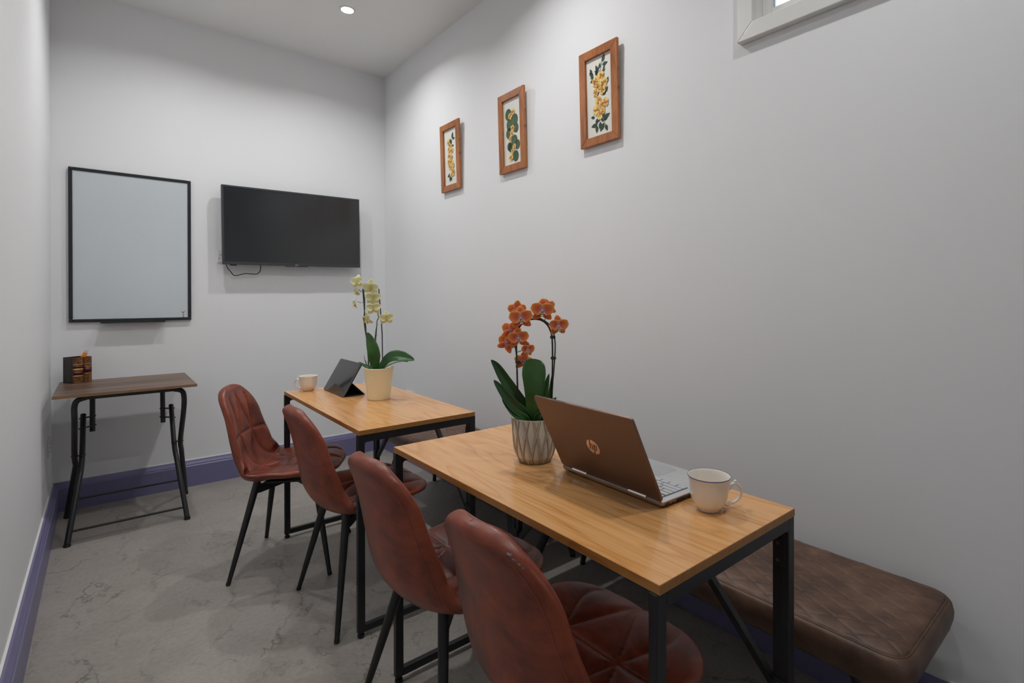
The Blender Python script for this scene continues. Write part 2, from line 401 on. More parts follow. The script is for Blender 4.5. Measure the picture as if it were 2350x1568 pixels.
# ------------------------------------------------------------------ ceiling lights
def downlight(x, y, label):
    o = thing('ceiling_light', label, 'ceiling light', (x, y, H))
    B().lathe([(.047, 0), (.046, -.004), (.037, -.005), (.036, -.001), (.036, 0)], 40, close=False).build('trim_ring', M['trimwhite'], o, True)
    B().lathe([(.0005, -.0025), (.034, -.0025), (.035, -.001), (.0005, -.001)], 32).build('lens', M['lamp'], o, True)
    return o
downlight(-.595, -.829, 'round recessed ceiling downlight, lit')
LIGHTS = [(-.595, -.829), (-1.40, -.829), (-.595, -2.30), (-1.40, -2.30), (-.595, -3.80), (-1.40, -3.80)]
def lamp(x, y, e):
    l = bpy.data.lights.new('downlight_bulb', 'AREA'); l.shape = 'DISK'; l.size = .068; l.energy = e; l.color = (1, .992, .985); l.spread = math.radians(146)
    o = bpy.data.objects.new('downlight_bulb', l); COL.objects.link(o); o.location = (x, y, H-.006)
E0 = 11.4
for (x, y), k in zip(LIGHTS, (.57, .55, .62, .30, .44, .26)): lamp(x, y, E0*k)

# daylight at the window
w = bpy.data.worlds.new('sky'); S.world = w; w.use_nodes = True; nt = w.node_tree
bg = nt.nodes['Background']
gr = nt.nodes.new('ShaderNodeTexGradient'); tc_ = nt.nodes.new('ShaderNodeTexCoord'); mp = nt.nodes.new('ShaderNodeMapping'); mp.inputs['Rotation'].default_value = (0, PI/2, 0)
rp_ = nt.nodes.new('ShaderNodeValToRGB'); rp_.color_ramp.elements[0].color = (.74, .85, .95, 1); rp_.color_ramp.elements[1].color = (.80, .90, 1, 1)
nt.links.new(tc_.outputs['Generated'], mp.inputs['Vector']); nt.links.new(mp.outputs['Vector'], gr.inputs['Vector']); nt.links.new(gr.outputs['Fac'], rp_.inputs['Fac'])
nt.links.new(rp_.outputs['Color'], bg.inputs['Color']); bg.inputs['Strength'].default_value = 1.6
l = bpy.data.lights.new('door_portal', 'AREA'); l.shape = 'RECTANGLE'; l.size = .9; l.size_y = 2.1; l.cycles.is_portal = True
o = bpy.data.objects.new('door_portal', l); COL.objects.link(o); o.location = ((DX0+DX1)/2, YR-TH-.01, DZ/2); o.rotation_euler = (PI/2, 0, PI)
l = bpy.data.lights.new('window_portal', 'AREA'); l.shape = 'RECTANGLE'; l.size = 1.0; l.size_y = .6; l.cycles.is_portal = True
o = bpy.data.objects.new('window_portal', l); COL.objects.link(o); o.location = (TH+.01, (WY0+WY1)/2, (WZ0+WZ1)/2); o.rotation_euler = (PI/2, 0, PI/2)

# ------------------------------------------------------------------ whiteboard
wx0, wx1, wz0, wz1 = -1.917, -1.326, 1.090, 2.000
o = thing('whiteboard', 'portrait whiteboard with a thin black frame above the folding desk', 'whiteboard', ((wx0+wx1)/2, 0, wz0))
hw, hh = (wx1-wx0)/2, wz1-wz0
B().span((-hw+.012, -.014, .012), (hw-.012, -.004, hh-.012)).build('writing_surface', M['board'], o)
for p, q in (((-hw, -.020, .018), (-hw+.018, 0, hh-.018)), ((hw-.018, -.020, .018), (hw, 0, hh-.018)), ((-hw+.018, -.020, 0), (hw-.018, 0, .018)), ((-hw+.018, -.020, hh-.018), (hw-.018, 0, hh))):
    B().span(p, q).build('frame_rail', M['bframe'], o, bevel=.003)
for sx in (-1, 1):
    for zz in (.009, hh-.009):
        B().box((sx*(hw-.009), -.0105, zz), (.0185, .021, .0185)).build('corner_cap', M['corner'], o, bevel=.005)
b = B().span((-.155, -.055, -.008), (.155, -.0, -.004)); b.span((-.155, -.057, -.008), (.155, -.054, .004)); b.span((-.155, -.022, -.006), (.155, -.0195, .014)); b.build('pen_tray', M['bframe'], o, bevel=.001)
def text(name, s, size, M4, mat, parent, ext=.0003):
    c = bpy.data.curves.new(name, 'FONT'); c.body = s; c.size = size; c.extrude = ext; c.align_x = 'CENTER'; c.align_y = 'CENTER'
    o2 = bpy.data.objects.new(name, c); COL.objects.link(o2); dg = bpy.context.evaluated_depsgraph_get()
    me = bpy.data.meshes.new_from_object(o2.evaluated_get(dg)); bpy.data.objects.remove(o2); me.transform(M4); me.name = name
    o3 = bpy.data.objects.new(name, me); COL.objects.link(o3); me.materials.clear(); me.materials.append(mat); o3.parent = parent; return o3
RX = Matrix.Rotation(PI/2, 4, 'X')
mk = B(); mk.bar((hw-.052, -.0145, .056), (hw-.044, -.0145, .046), .003, .0008, (0, 1, 0)); mk.build('logo_mark', M['ink'], o); mk = B(); mk.bar((hw-.044, -.0145, .046), (hw-.036, -.0145, .060), .003, .0008, (0, 1, 0))
mk.build('logo_mark', M['red'], o)
text('lettering', 'VIZ-PRO', .0085, Matrix.Translation((hw-.043, -.0145, .026)) @ Matrix.Rotation(PI/2, 4, 'Y') @ RX, M['ink'], o)

# ------------------------------------------------------------------ television
tvx0, tvx1, tvz0, tvz1 = -1.163, -.243, 1.463, 1.996
tw, th_ = (tvx1-tvx0), (tvz1-tvz0)
tv = thing('television', 'black flat screen television mounted on the back wall', 'television', ((tvx0+tvx1)/2, -.045, (tvz0+tvz1)/2)); tv.rotation_euler = (0, -.0125, 0)
a, c = tw/2, th_/2; bz = .012
b = B().span((-a, -.040, -c+.003), (a, -.012, c)); b.build('casing', M['tvcase'], tv, bevel=.003)
B().span((-.32, -.012, -.2), (.32, .020, .15)).build('rear_housing', M['tvcase'], tv, bevel=.01)
for p, q in (((-a, -.047, -c), (-a+bz, -.040, c)), ((a-bz, -.047, -c), (a, -.040, c)), ((-a+bz, -.047, c-bz), (a-bz, -.040, c)), ((-a+bz, -.047, -c), (a-bz, -.040, -c+.018))):
    B().span(p, q).build('bezel', M['tvcase'], tv, bevel=.0015)
B().span((-a+bz, -.0445, -c+.018), (a-bz, -.0402, c-bz)).build('screen', M['screen'], tv)
B().span((-.075, -.046, -c-.005), (.075, -.030, -c+.001)).build('sensor_strip', M['tvcase'], tv, bevel=.001)
text('lettering', 'JVC', .014, Matrix.Translation((.0, -.0475, -c+.005)) @ RX, M['logo'], tv)
B().span((-a+.045, -.03, -c-.006), (-a+.085, -.014, -c+.002)).build('foot_slot_cover', M['corner'], tv)
b = B(); b.span((-.1, .020, -.12), (.1, .045, .12)); b.build('wall_bracket', M['black'], tv)
pts = [(237,1235), (250,1290), (290,1340), (330,1390), (365,1405), (430,1392), (500,1375), (570,1380), (640,1383), (685,1368), (708,1330), (712,1290), (712,1240)]
pw = [hit(480+x/6.0316, 400+y/6.0316, 1, -.03) for x, y in pts]
def smooth_pts(p, k=4):
    out = []; n = len(p); p = [Vector(x) for x in p]
    for i in range(n-1):
        a0 = p[max(0, i-1)]; a1 = p[i]; a2 = p[i+1]; a3 = p[min(n-1, i+2)]
        for j in range(k):
            t = j/k; out.append(.5*((2*a1)+(-a0+a2)*t+(2*a0-5*a1+4*a2-a3)*t*t+(-a0+3*a1-3*a2+a3)*t**3))
    out.append(p[-1]); return out
q = B().tube(smooth_pts([x - tv.location for x in pw]), .0028, 8).build('power_cable', M['cable'], tv, True)
q.matrix_parent_inverse = Matrix.Rotation(.0125, 4, 'Y')

# ------------------------------------------------------------------ tables
def table(loc, rz, label):
    L, D, Z, T = 1.0513, .4845, .75, .0175
    o = thing('dining_table', label, 'table', loc, rz, 'oak topped folding tables')
    b = B(); b.box((D/2, L/2, Z-T/2), (D, L, T)); tp = b.build('tabletop', M['oak'], o, bevel=.0008)
    # edge banding, a hair proud of the core
    e = B(); g = .0006
    for p, q in (((-g, -g, Z-T+.0004), (0.0002, L+g, Z-.0009)), ((D-.0002, -g, Z-T+.0004), (D+g, L+g, Z-.0009)), ((0, -g, Z-T+.0004), (D, .0002, Z-.0009)), ((0, L-.0002, Z-T+.0004), (D, L+g, Z-.0009))): e.span(p, q)
    e.build('edge_banding', M['oakedge'], o)
    tx, ty = .026, .019; zt = Z-T; x0, x1 = -.004, D+.004
    for yy in (.002, L-.002-ty):
        def leg(xa):
            return B().span((xa, yy, .018), (xa+tx, yy+ty, zt-.0002)).build('leg', M['black'], o, bevel=.002)
        leg(x0); leg(x1-tx)
        B().span((x0+tx, yy, zt-.028), (x1-tx, yy+ty, zt-.0002)).build('top_rail', M['black'], o, bevel=.002)
        # rounded inner fillets
        for s, xa in ((1, x0+tx), (-1, x1-tx)):
            b = B()
            pts = [(xa, yy+.001, zt-.028)] + [(xa+s*(.008-.008*math.sin(q*PI/8)), yy+.001, zt-.028-.008+.008*math.cos(q*PI/8)) for q in range(0, 5)][::1]
            b.poly(pts, (0, 1, 0), ty-.002)
            b.build('corner_fillet', M['black'], o)
        B().span((x0+tx, yy, .018), (x1-tx, yy+ty, .043)).build('bottom_rail', M['black'], o, bevel=.002)
        for xa in (x0+tx/2, x1-tx/2):
            B().lathe([(.005, .018), (.005, .011), (.012, .010), (.0125, .004), (.011, 0)], 20, (xa, yy+ty/2, 0)).build('levelling_foot', M['rubber'], o, True)
    # folding gate on the wall side
    xg = x1-tx
    for k, (ya, s) in enumerate(((.021, 1), (L-.021, -1))):
        yb = ya+s*.020
        B().span((xg+.003, min(ya, yb), .06), (xg+.023, max(ya, yb), zt-.0002)).build('gate_post', M['black'], o, bevel=.0015)
        br = B().bar((xg+.013, yb-s*.004, .33), (xg+.013, yb+s*.372, zt-.004), .018, .018, (1, 0, 0)).build('diagonal_brace', M['black'], o, bevel=.001)
        for zz in (.30, .62):
            h = B().span((xg-.0022, min(ya-s*.013, ya+s*.016), zz), (xg+.0028, max(ya-s*.013, ya+s*.016), zz+.062)).build('hinge', M['black'], o, bevel=.0008)
            for dz in (.012, .05):
                sc_ = B().lathe([(.0042, 0), (.0042, .0012), (.002, .002)], 12)
                sc_.v = [(xg-.0022-v3[2], ya+s*.006+v3[0], zz+dz+v3[1]) for v3 in sc_.v]
                sc_.build('screw', M['steel'], h, True)
    B().span((xg+.003, .045, zt-.018), (xg+.021, L-.045, zt-.0002)).build('side_rail', M['black'], o, bevel=.001)
    B().span((xg+.003, .045, .06), (xg+.021, L-.045, .078)).build('side_rail', M['black'], o, bevel=.001)
    return o
T1 = table((-1.0689, -3.5935, 0), -.0090, 'oak topped table with black steel frame, nearest, holding the open laptop')
T2 = dup(T1, (-1.0689, -2.2698, 0), -.0094, 'oak topped table with black steel frame, farther one, holding tablet and yellow orchid')
TZ = .75

# ------------------------------------------------------------------ chairs
prof2 = [(.212, .424), (.196, .438), (.15, .448), (.06, .441), (-.03, .428), (-.105, .412), (-.172, .432), (-.213, .492), (-.229, .565), (-.243, .640), (-.266, .735), (-.284, .785), (-.297, .818)]
PR = smooth_pts([(x, 0, z) for x, z in prof2], 10)
SL = [0]
for i in range(1, len(PR)): SL.append(SL[-1]+(PR[i]-PR[i-1]).length)
LT = SL[-1]
def prof_at(t):
    d = max(0, min(1, t))*LT; i = 0
    while i < len(SL)-2 and SL[i+1] < d: i += 1
    k = (d-SL[i])/(SL[i+1]-SL[i]); p = PR[i].lerp(PR[i+1], k)
    a = PR[max(0, i-3)]; c = PR[min(len(PR)-1, i+4)]; T = (c-a).normalized()
    return p, T, Vector((T.z, 0, -T.x))*1.0
def lerp_tab(tab, t):
    for (a, va), (c, vc) in zip(tab, tab[1:]):
        if t <= c:
            k = (t-a)/(c-a); k = k*k*(3-2*k); return va+(vc-va)*k
    return tab[-1][1]
tc = .46            # crease between seat and back
def halfw(t):
    w_ = lerp_tab([(0, .205), (.16, .226), (.30, .226), (.46, .2245), (.62, .193), (.78, .1775), (1, .194)], t)
    e = 1
    if t < .16: e = (1-((.16-t)/.16)**2.6)**(1/2.6) if t > 0 else 0
    if t > .65: e = (1-((t-.65)/.35)**2.4)**(1/2.4) if t < 1 else 0
    return max(w_*e, .002)
def curv(t, v):     # lateral bend of the shell: seat sides up, back wings forward
    k = lerp_tab([(0, .004), (.2, .016), (.42, .044), (.55, .058), (.8, .036), (1, .010)], t)
    return k*abs(v)**2.2
SEAMS = []
def seg(a, c, d=.0085, wd=.0085): SEAMS.append((a, c, d, wd))
# (v, t) space: seams of the quilting on the sitting side
tb, ts = .72, .25
J = .36
seg((-.86, tb-.012), (-J, tb)); seg((-J, tb), (J, tb)); seg((J, tb), (.86, tb-.012))
for s in (-1, 1):
    seg((s*J, tb), (0, .935)); seg((s*J, tb), (s*.60, .925)); seg((s*J, tb), (0, tc)); seg((s*J, tb), (s*.62, tc))
    seg((s*J, ts), (0, tc)); seg((s*J, ts), (s*.66, tc)); seg((s*J, ts), (0, .03)); seg((s*J, ts), (s*.68, .05))
    seg((s*J, ts), (s*.88, ts))
seg((-J, ts), (J, ts)); seg((-.93, tc), (.93, tc), .010, .014)
def sdist(v, t, hw_):
    best = 0; X, Y = v*hw_, t*LT
    for (v0, t0), (v1, t1), d, wd in SEAMS:
        ax, ay, bx, by = v0*hw_, t0*LT, v1*hw_, t1*LT
        dx, dy = bx-ax, by-ay; q = ((X-ax)*dx+(Y-ay)*dy)/(dx*dx+dy*dy+1e-9); q = max(0, min(1, q))
        r = math.hypot(X-ax-q*dx, Y-ay-q*dy); g = d*math.exp(-(r/wd)**.95)
        best = max(best, g)
    return best
def shell_pt(t, v, side):
    p, T, N = prof_at(t)          # N points towards the sitter
    hw_ = halfw(t); c = curv(t, v); e = math.sqrt(max(0, 1-abs(v)**9)); qe = min(1, max(0, min(t, 1-t)*LT/.026)); e *= math.sqrt(max(0, 1-(1-qe)**2))
    th = .021*e
    if side > 0:
        g = sdist(v, t, hw_)*min(1, e*1.2)
        off = th*(1+.25*(1-v*v)) - g
    else: off = -th*.85
    q = p + N*(c+off); return Vector((q.x, v*hw_, q.z))
def shell_normal_pt(t, v, off):
    p, T, N = prof_at(t)
    return p + N*(curv(t, v)+off), halfw(t)
NU, NV = 150, 108
def tmap(i): x = i/NU; return .5-.5*math.cos(PI*x) if False else (x + .0*x)
tt = [.16*(1-math.cos(PI/2*i/36)) for i in range(36)] + [.16+.49*i/110 for i in range(110)] + [.65+.35*math.sin(PI/2*i/90) for i in range(91)]
tt[0] = 1e-6; tt[-1] = 1-1e-6
vv = [math.sin(PI/2*(-1+2*j/NV)) for j in range(NV+1)]
def build_shell(parent):
    b = B(); nu = len(tt); nv = len(vv); vs = []; fs = []; ms = []
    for t_ in tt:
        for v_ in vv: vs.append(shell_pt(t_, v_, 1))
    for t_ in tt:
        for v_ in vv: vs.append(shell_pt(t_, v_, -1))
    o2 = nu*nv
    for i in range(nu-1):
        for j in range(nv-1):
            b.mi = 0
            fs.append((i*nv+j, (i+1)*nv+j, (i+1)*nv+j+1, i*nv+j+1)); fs.append((o2+i*nv+j, o2+i*nv+j+1, o2+(i+1)*nv+j+1, o2+(i+1)*nv+j))
    for i in range(nu-1):
        for j in (0, nv-1): fs.append((i*nv+j, o2+i*nv+j, o2+(i+1)*nv+j, (i+1)*nv+j))
    for j in range(nv-1):
        for i in (0, nu-1): fs.append((i*nv+j, i*nv+j+1, o2+i*nv+j+1, o2+i*nv+j))
    k = [q for q in fs]; b.add(vs, k)
    return b, nu, nv, o2
def make_chair(label):
    o = thing('dining_chair', label, 'chair', (0, 0, 0), 0, 'brown leather chairs along the tables')
    b, nu, nv, o2 = build_shell(o)
    # split the shell: seat (sitting side, below the crease), backrest (sitting side, above), rear cover (back and underside)
    fv = b.f
    import bmesh
    tm = bpy.data.meshes.new('t'); tm.from_pydata(b.v, [], b.f); bm = bmesh.new(); bm.from_mesh(tm); bmesh.ops.recalc_face_normals(bm, faces=bm.faces); bm.normal_update()
    fv = [tuple(v.index for v in f.verts) for f in bm.faces]; VN = [v.normal.copy() for v in bm.verts]; bm.free(); bpy.data.meshes.remove(tm)
    def sub(sel, name, mat):
        idx = {}; vs = []; ns = []; fs = []
        for f in fv:
            if sel(f):
                g = []
                for i in f:
                    if i not in idx: idx[i] = len(vs); vs.append(b.v[i]); ns.append(VN[i])
                    g.append(idx[i])
                fs.append(tuple(g))
        me = bpy.data.meshes.new(name); me.from_pydata(vs, [], fs); me.update(); me.materials.append(mat)
        me.polygons.foreach_set('use_smooth', [True]*len(me.polygons)); me.normals_split_custom_set_from_vertices(ns)
        q = bpy.data.objects.new(name, me); COL.objects.link(q); q.parent = o; return q
    ti = lambda f: sum(tt[(i % o2)//nv] for i in f)/len(f)
    front = lambda f: all(i < o2 for i in f)
    vj = lambda f: sum(abs(vv[(i % o2) % nv]) for i in f)/len(f)
    band = lambda f: vj(f) > .935 or ti(f) > .978 or ti(f) < .018
    sub(band, 'edge_band', M['rim'])
    sub(lambda f: not band(f) and front(f) and ti(f) <= tc, 'seat', M['leather'])
    sub(lambda f: not band(f) and front(f) and ti(f) > tc, 'backrest', M['leather'])
    cov = sub(lambda f: not band(f) and not front(f), 'outer_shell', M['leather'])
    # stitching line on the outer shell next to the rim
    for s in (-1, 1):
        st = B(); line = []
        for i in range(181):
            t_ = .05+.90*i/180; v_ = .895; q = shell_pt(t_, s*v_, -1); p, T, N = prof_at(t_)
            line.append(q - N*.0006)
        st.tube(line, .0008, 4); st.build('stitching', M['thread'], cov)
    # metal under-frame
    zt = .405
    pl = B().span((-.10, -.10, .384), (.10, .10, .392)); pl.build('mounting_plate', M['black'], o, bevel=.001)
    tops = {(-1, -1): (-.128, -.120), (-1, 1): (-.128, .120), (1, -1): (.128, -.118), (1, 1): (.128, .118)}
    b = B()
    for (sx, sy), (x, y) in tops.items():
        d_ = Vector((x, y, 0)).normalized(); n_ = d_.cross(Vector((0, 0, 1)))
        pts = [Vector((0, 0, .386)) + d_*.02, Vector((x, y, .386)) - d_*.004, Vector((x, y, .352)) - d_*.004, Vector((x, y, .352)) - d_*.02, Vector((0, 0, .368)) + d_*.02]
        b.poly([p_-n_*.012 for p_ in pts], n_, .024)
    b.build('cross_bracket', M['black'], o, bevel=.001)
    feet = {(-1, -1): (-.197, -.224), (-1, 1): (-.197, .224), (1, -1): (.206, -.209), (1, 1): (.206, .209)}
    for k_, (x, y) in tops.items():
        fx, fy = feet[k_]; c = Vector((fx, fy, .012)); a = Vector((x, y, .372)); a = a + (a-c)*(.030/.360); n_ = 10
        pts = [a.lerp(c, i/n_) for i in range(n_+1)]; rad = [.0150-.0062*(i/n_)**1.3 for i in range(n_+1)]
        lg = B().tube(pts, rad, 20).build('leg', M['black'], o, True)
        e = c + (c-a).normalized()*.0135
        B().tube([c, Vector((e.x, e.y, 0.001))], [.0094, .0090], 16).build('foot_cap', M['rubber'], lg, True)
    return o
CH = make_chair('brown leather chair turned askew, farthest from the camera, its quilted front showing')
CH.location = (-1.076, -1.458, 0); CH.rotation_euler = (0, 0, -.535)
dup(CH, (-.9416, -2.006, 0), .012, 'brown leather chair seen from behind between the askew chair and the near table')
dup(CH, (-.9694, -2.7896, 0), .05, 'brown leather chair seen from behind at the far end of the laptop table')
WORN = [(.964, -.970, .0042, .018, 1), (.955, -.966, .0035, .014, 2), (.946, -.972, .0035, .010, 3), (.938, -.975, .002, .007, 4)]
C4 = dup(CH, (-.9648, -3.310, 0), .024, 'brown leather chair nearest the camera, its back worn grey along the top edge')

t = NT('worn_grey_leatherette'); t.set(t.ramp(t.noise(t.mapping(), 90, 3), [(.35, (.17, .07, .06)), (.6, (.17, .16, .185))]), .6); M['worn'] = t.mat
def worn(parent, t0, v0, dt, dv, seed):
    rn = random.Random(seed); b = B(); n = 22; c_ = shell_pt(t0, v0, -1); ring = []
    for i in range(n):
        a = 2*PI*i/n; k = 1+rn.uniform(-.28, .22); p = shell_pt(t0+dt*k*math.sin(a), max(-.9995, v0+dv*k*math.cos(a)), -1); nn = (p-prof_at(t0)[0]); P_, T_, N_ = prof_at(t0); ring.append(p-N_*.0008+T_*.0006+Vector((0, -.0009, 0)))
    cc = c_-prof_at(t0)[2]*.0009+Vector((0, -.0011, 0)); b.v = [tuple(cc)]+[tuple(q) for q in ring]
    for i in range(n): b.f.append((0, 1+i, 1+(i+1) % n)); b.m.append(0)
    return b.build('worn_patch', M['worn'], parent, True, ang=180, solid=.0003)
for t0, v0, dt, dv, sd in WORN: worn(C4, t0, v0, dt, dv, sd)

# ------------------------------------------------------------------ benches
def make_bench(label, L=1.395, D=.43):
    o = thing('bench', label, 'bench', (0, 0, 0), 0, 'brown quilted benches along the right wall')
    zb, zt = .345, .445; r = .035
    def roundxy(u, v, inset):
        # square grid to rounded rectangle
        x = (u-.5)*2; y = (v-.5)*2
        return x, y
    hx, hy = D/2, L/2; SI = .0150
    nx, ny = 130, 330
    def top(u, v):
        X = (u-.5)*2*(hx-SI); Y = (v-.5)*2*(hy-SI)
        ex = min(hx-SI-abs(X), hy-SI-abs(Y))
        rr = .045; ax, ay = hx-SI-rr, hy-SI-rr
        if abs(X) > ax and abs(Y) > ay:
            dx, dy = abs(X)-ax, abs(Y)-ay; m = max(dx, dy); l_ = math.hypot(dx, dy)
            if l_ > 0: k = m/l_; X = math.copysign(ax+dx*k, X); Y = math.copysign(ay+dy*k, Y)
        cell = .072
        a = (X/.052+Y/.105); c = (X/.052-Y/.105)
        fa = abs(a/1.0-round(a/1.0)); fc = abs(c/1.0-round(c/1.0))
        g = min(fa, fc)*2; q = (1-math.exp(-(g/.15)**1.0))
        dome = min(1, max(0, ex)/.05)
        puff = .0058*q*math.sqrt(max(0, dome)) + .010*(1-(1-dome)**2)
        wav = .005*math.sin(Y*62)*(max(0, (X/hx))**5)*min(1, max(0, ex)/.012)
        return Vector((X, Y, zt-.0165+.0045*min(1, max(0, ex)/.006)**.5+puff+wav))
    cu = B().grid(top, nx, ny).build('seat_top', M['bench'], o, True, ang=180)
    # side band: rounded-rectangle profile swept vertically, bulging
    def ring(inset, z):
        pts = []; rr = .06; ax, ay = hx-rr, hy-rr
        for cx, cy, a0 in ((ax, ay, 0), (-ax, ay, 90), (-ax, -ay, 180), (ax, -ay, 270)):
            for k in range(9):
                a = math.radians(a0+k*90/8); pts.append((cx+(rr-inset)*math.cos(a), cy+(rr-inset)*math.sin(a), z))
        return pts
    levels = [(.075, zb+.004), (.035, zb), (.016, zb+.004), (.008, zb+.018), (.001, zb+.045), (0, zb+.062), (.004, zb+.080), (.010, zt-.013), (.013, zt-.0125), (.014, zt-.016), (.0165, zt-.016), (.019, zt-.0105), (.030, zt-.012)]
    b = B(); R_ = [ring(*l_) for l_ in levels]; n = len(R_[0]); vs = [p for r_ in R_ for p in r_]; fs = []
    for i in range(len(R_)-1):
        for j in range(n): fs.append((i*n+j, i*n+(j+1) % n, (i+1)*n+(j+1) % n, (i+1)*n+j))
    fs.append(tuple(range(n))[::-1]); fs.append(tuple((len(R_)-1)*n+j for j in range(n))); b.add(vs, fs)
    b.build('seat_side', M['bench'], o, True, ang=75)
    pp = [Vector(p) for p in ring(.0155, zt-.0125)]; pp.append(pp[0])
    B().tube(pp, .0028, 6, cap=False).build('piping', M['bench'], o, True, ang=180)
    B().span((-hx+.06, -hy+.08, zb-.012), (hx-.06, hy-.08, zb+.006)).build('under_frame', M['black'], o)
    for sx in (-1, 1):
        for sy in (-1, 1):
            a = Vector((sx*(hx-.095), sy*(hy-.14), zb-.004)); c = Vector((sx*(hx-.052 if sx > 0 else hx-.03), sy*(hy-.02), .012))
            pts = [a.lerp(c, i/8) for i in range(9)]; rad = [.021-.009*i/8 for i in range(9)]
            lg = B().tube(pts, rad, 20).build('leg', M['black'], o, True)
            B().tube([c, (c.x, c.y, .001)], [.0124, .012], 16).build('foot_cap', M['rubber'], lg, True)
    return o
BN = make_bench('long dark brown quilted leatherette bench beside the laptop table, near end in view')
BN.location = (-.255, -3.092, 0)
dup(BN, (-.240, -1.655, 0), 0, 'dark brown quilted leatherette bench behind the far table, mostly hidden')

# ------------------------------------------------------------------ folding desk
zt = .755
dk = thing('folding_desk', 'small folding desk with walnut top and bent black tube legs', 'desk', (-1.66, -.38, 0))
dl = Vector((-1.66, -.38, 0))
B().span((-.293, -.290, zt-.015), (.290, .300, zt)).build('desktop', M['walnut'], dk, bevel=.002)
e = B(); g = .0006
for p, q in (((-.293-g, -.290-g, zt-.0145), (.290+g, -.2898, zt-.0012)), ((-.293-g, -.29, zt-.0145), (-.2928, .3, zt-.0012)), ((.2898, -.29, zt-.0145), (.290+g, .3, zt-.0012))): e.span(p, q)
e.build('edge_banding', M['walnutedge'], dk)
def arc_pts(ctrl, k=6): return smooth_pts(ctrl, k)
zu = zt-.015-.011
for s, xf, xm, xt_ in ((-1, -.262, -.222, -.215), (1, .285, .238, .236)):
    A = [(xf, .215, .012), (xm+(.003 if s < 0 else .01), .05, .33), (xm, -.02, .40), (xt_, -.21, .60), (xt_, -.228, zu-.045), (xt_-s*.012, -.235, zu-.012), (xt_-s*.045, -.235, zu)]
    pts = [Vector(A[0]), Vector(A[0]).lerp(Vector(A[1]), .5)] + smooth_pts(A[1:], 8)
    B().tube(pts, .0128, 16).build('leg', M['black'], dk, True)
    B().tube([A[0], (A[0][0], A[0][1]+.003, .001)], 0.0145, 16).build('foot_cap', M['rubber'], dk, True)
    xb = xm - s*.030; xo = -.243 if s < 0 else .247
    C_ = [(xo, -.245, .012), (xb+s*.006, -.08, .31), (xb, -.02, .38), (xb-s*.002, .13, .585)]
    pts = [Vector(C_[0]), Vector(C_[0]).lerp(Vector(C_[1]), .5)] + smooth_pts(C_[1:], 8)
    B().tube(pts, .0125, 16).build('leg', M['black'], dk, True)
    B().tube([C_[0], (C_[0][0], C_[0][1]-.003, .001)], 0.0145, 16).build('foot_cap', M['rubber'], dk, True)
    xs = xb - s*.040
    B().tube([(xs, .190, zu+.008), (xs, .150, .480)], .0125, 16).build('fixing_stub', M['black'], dk, True)
    for zz, yy in ((.565, .117), (.515, .082)):
        B().tube([(xb+s*.014, yy, zz), (xs-s*.014, .150+(zz-.48)*.155, zz)], .0042, 10).build('pivot_pin', M['black'], dk, True)
    B().tube([(xm+s*.014, -.02, .392), (xb-s*.014, -.02, .392)], .0042, 10).build('pivot_pin', M['black'], dk, True)
B().tube([(-.17, -.235, zu), (.191, -.235, zu)], .0112, 14).build('top_crossbar', M['black'], dk, True)
B().tube([(-.235, .150, .115), (.268, .150, .115)], .0058, 12).build('rear_stretcher', M['black'], dk, True)
B().tube([(-.236, -.218, .062), (.240, -.218, .062)], .0058, 12).build('front_stretcher', M['black'], dk, True)

# book-shaped pen box
P0 = hit(168.3, 881, 2, zt); Pr = hit(212.6, 876.5, 2, zt); Pl = hit(143.4, 881.5, 2, zt)
ex = (Pr-P0); ex.z = 0; wB = .091; ang = math.radians(30); hB = .135
px_h = (881-822)/F*((P0-CAM).dot(FWD)); hB = px_h
bk = thing('book_pen_box', 'pen box shaped like two old leather books on the folding desk', 'pen box', (P0.x, P0.y, zt+.0005), ang)
dB = .090; w1_ = wB*.56
b = B(); t_ = .004
b.span((0, .004, 0), (t_, dB, hB)); b.span((wB-t_, .004, 0), (wB, dB, hB)); b.span((t_, dB-t_, 0), (wB-t_, dB, hB)); b.span((t_, .004, 0), (wB-t_, dB-t_, .004)); b.span((t_, .004, 0), (wB-t_, .008, hB))
b.build('book_covers', M['bookcover'], bk)
for i, (xa, xb_) in enumerate(((0, w1_-.001), (w1_+.001, wB))):
    def spn(u, v, xa=xa, xb_=xb_):
        x = xa+(xb_-xa)*v; return Vector((x, .004-.010*math.sin(PI*v)**.7 if 0 < v < 1 else .004, hB*u))
    sp = B().grid(spn, 2, 16).build('spine', M['spine'], bk, True, ang=180)
    def band(z0_, z1_, mat, nm):
        def fn(u, v, xa=xa, xb_=xb_):
            x = xa+(xb_-xa)*v; return Vector((x, .0035-.0105*(math.sin(PI*v)**.7 if 0 < v < 1 else 0), hB*(z0_+(z1_-z0_)*u)))
        B().grid(fn, 1, 16).build(nm, mat, sp, True, ang=180, solid=.0006)
    if i == 0:
        band(.24, .30, M['gilt'], 'gilt_band'); band(.31, .46, M['spinedark'], 'title_band'); band(.48, .57, M['gilt'], 'gilt_band'); band(.58, .68, M['spinedark'], 'title_band'); band(.70, .74, M['gilt'], 'gilt_band')
    else:
        band(.32, .36, M['gilt'], 'gilt_band'); band(.40, .58, M['spinedark'], 'title_band'); band(.60, .63, M['gilt'], 'gilt_band'); band(.72, .745, M['gilt'], 'gilt_band')
b = B(); b.span((-.0008, .022, 0.001), (-.0002, .025, hB-.001)); b.bar((-.0006, .085, hB*.86), (-.0006, .066, hB-.002), .0012, .0008, (1,0,0)); b.bar((-.0006, .085, hB*.16), (-.0006, .066, .002), .0012, .0008, (1,0,0))
b.build('gilt_lines', M['giltdark'], bk)
pk = thing('pencil_pack', 'orange pack of clear tipped pens sticking out of the book box', 'pens', bk.matrix_world @ Vector((0, 0, 0)))
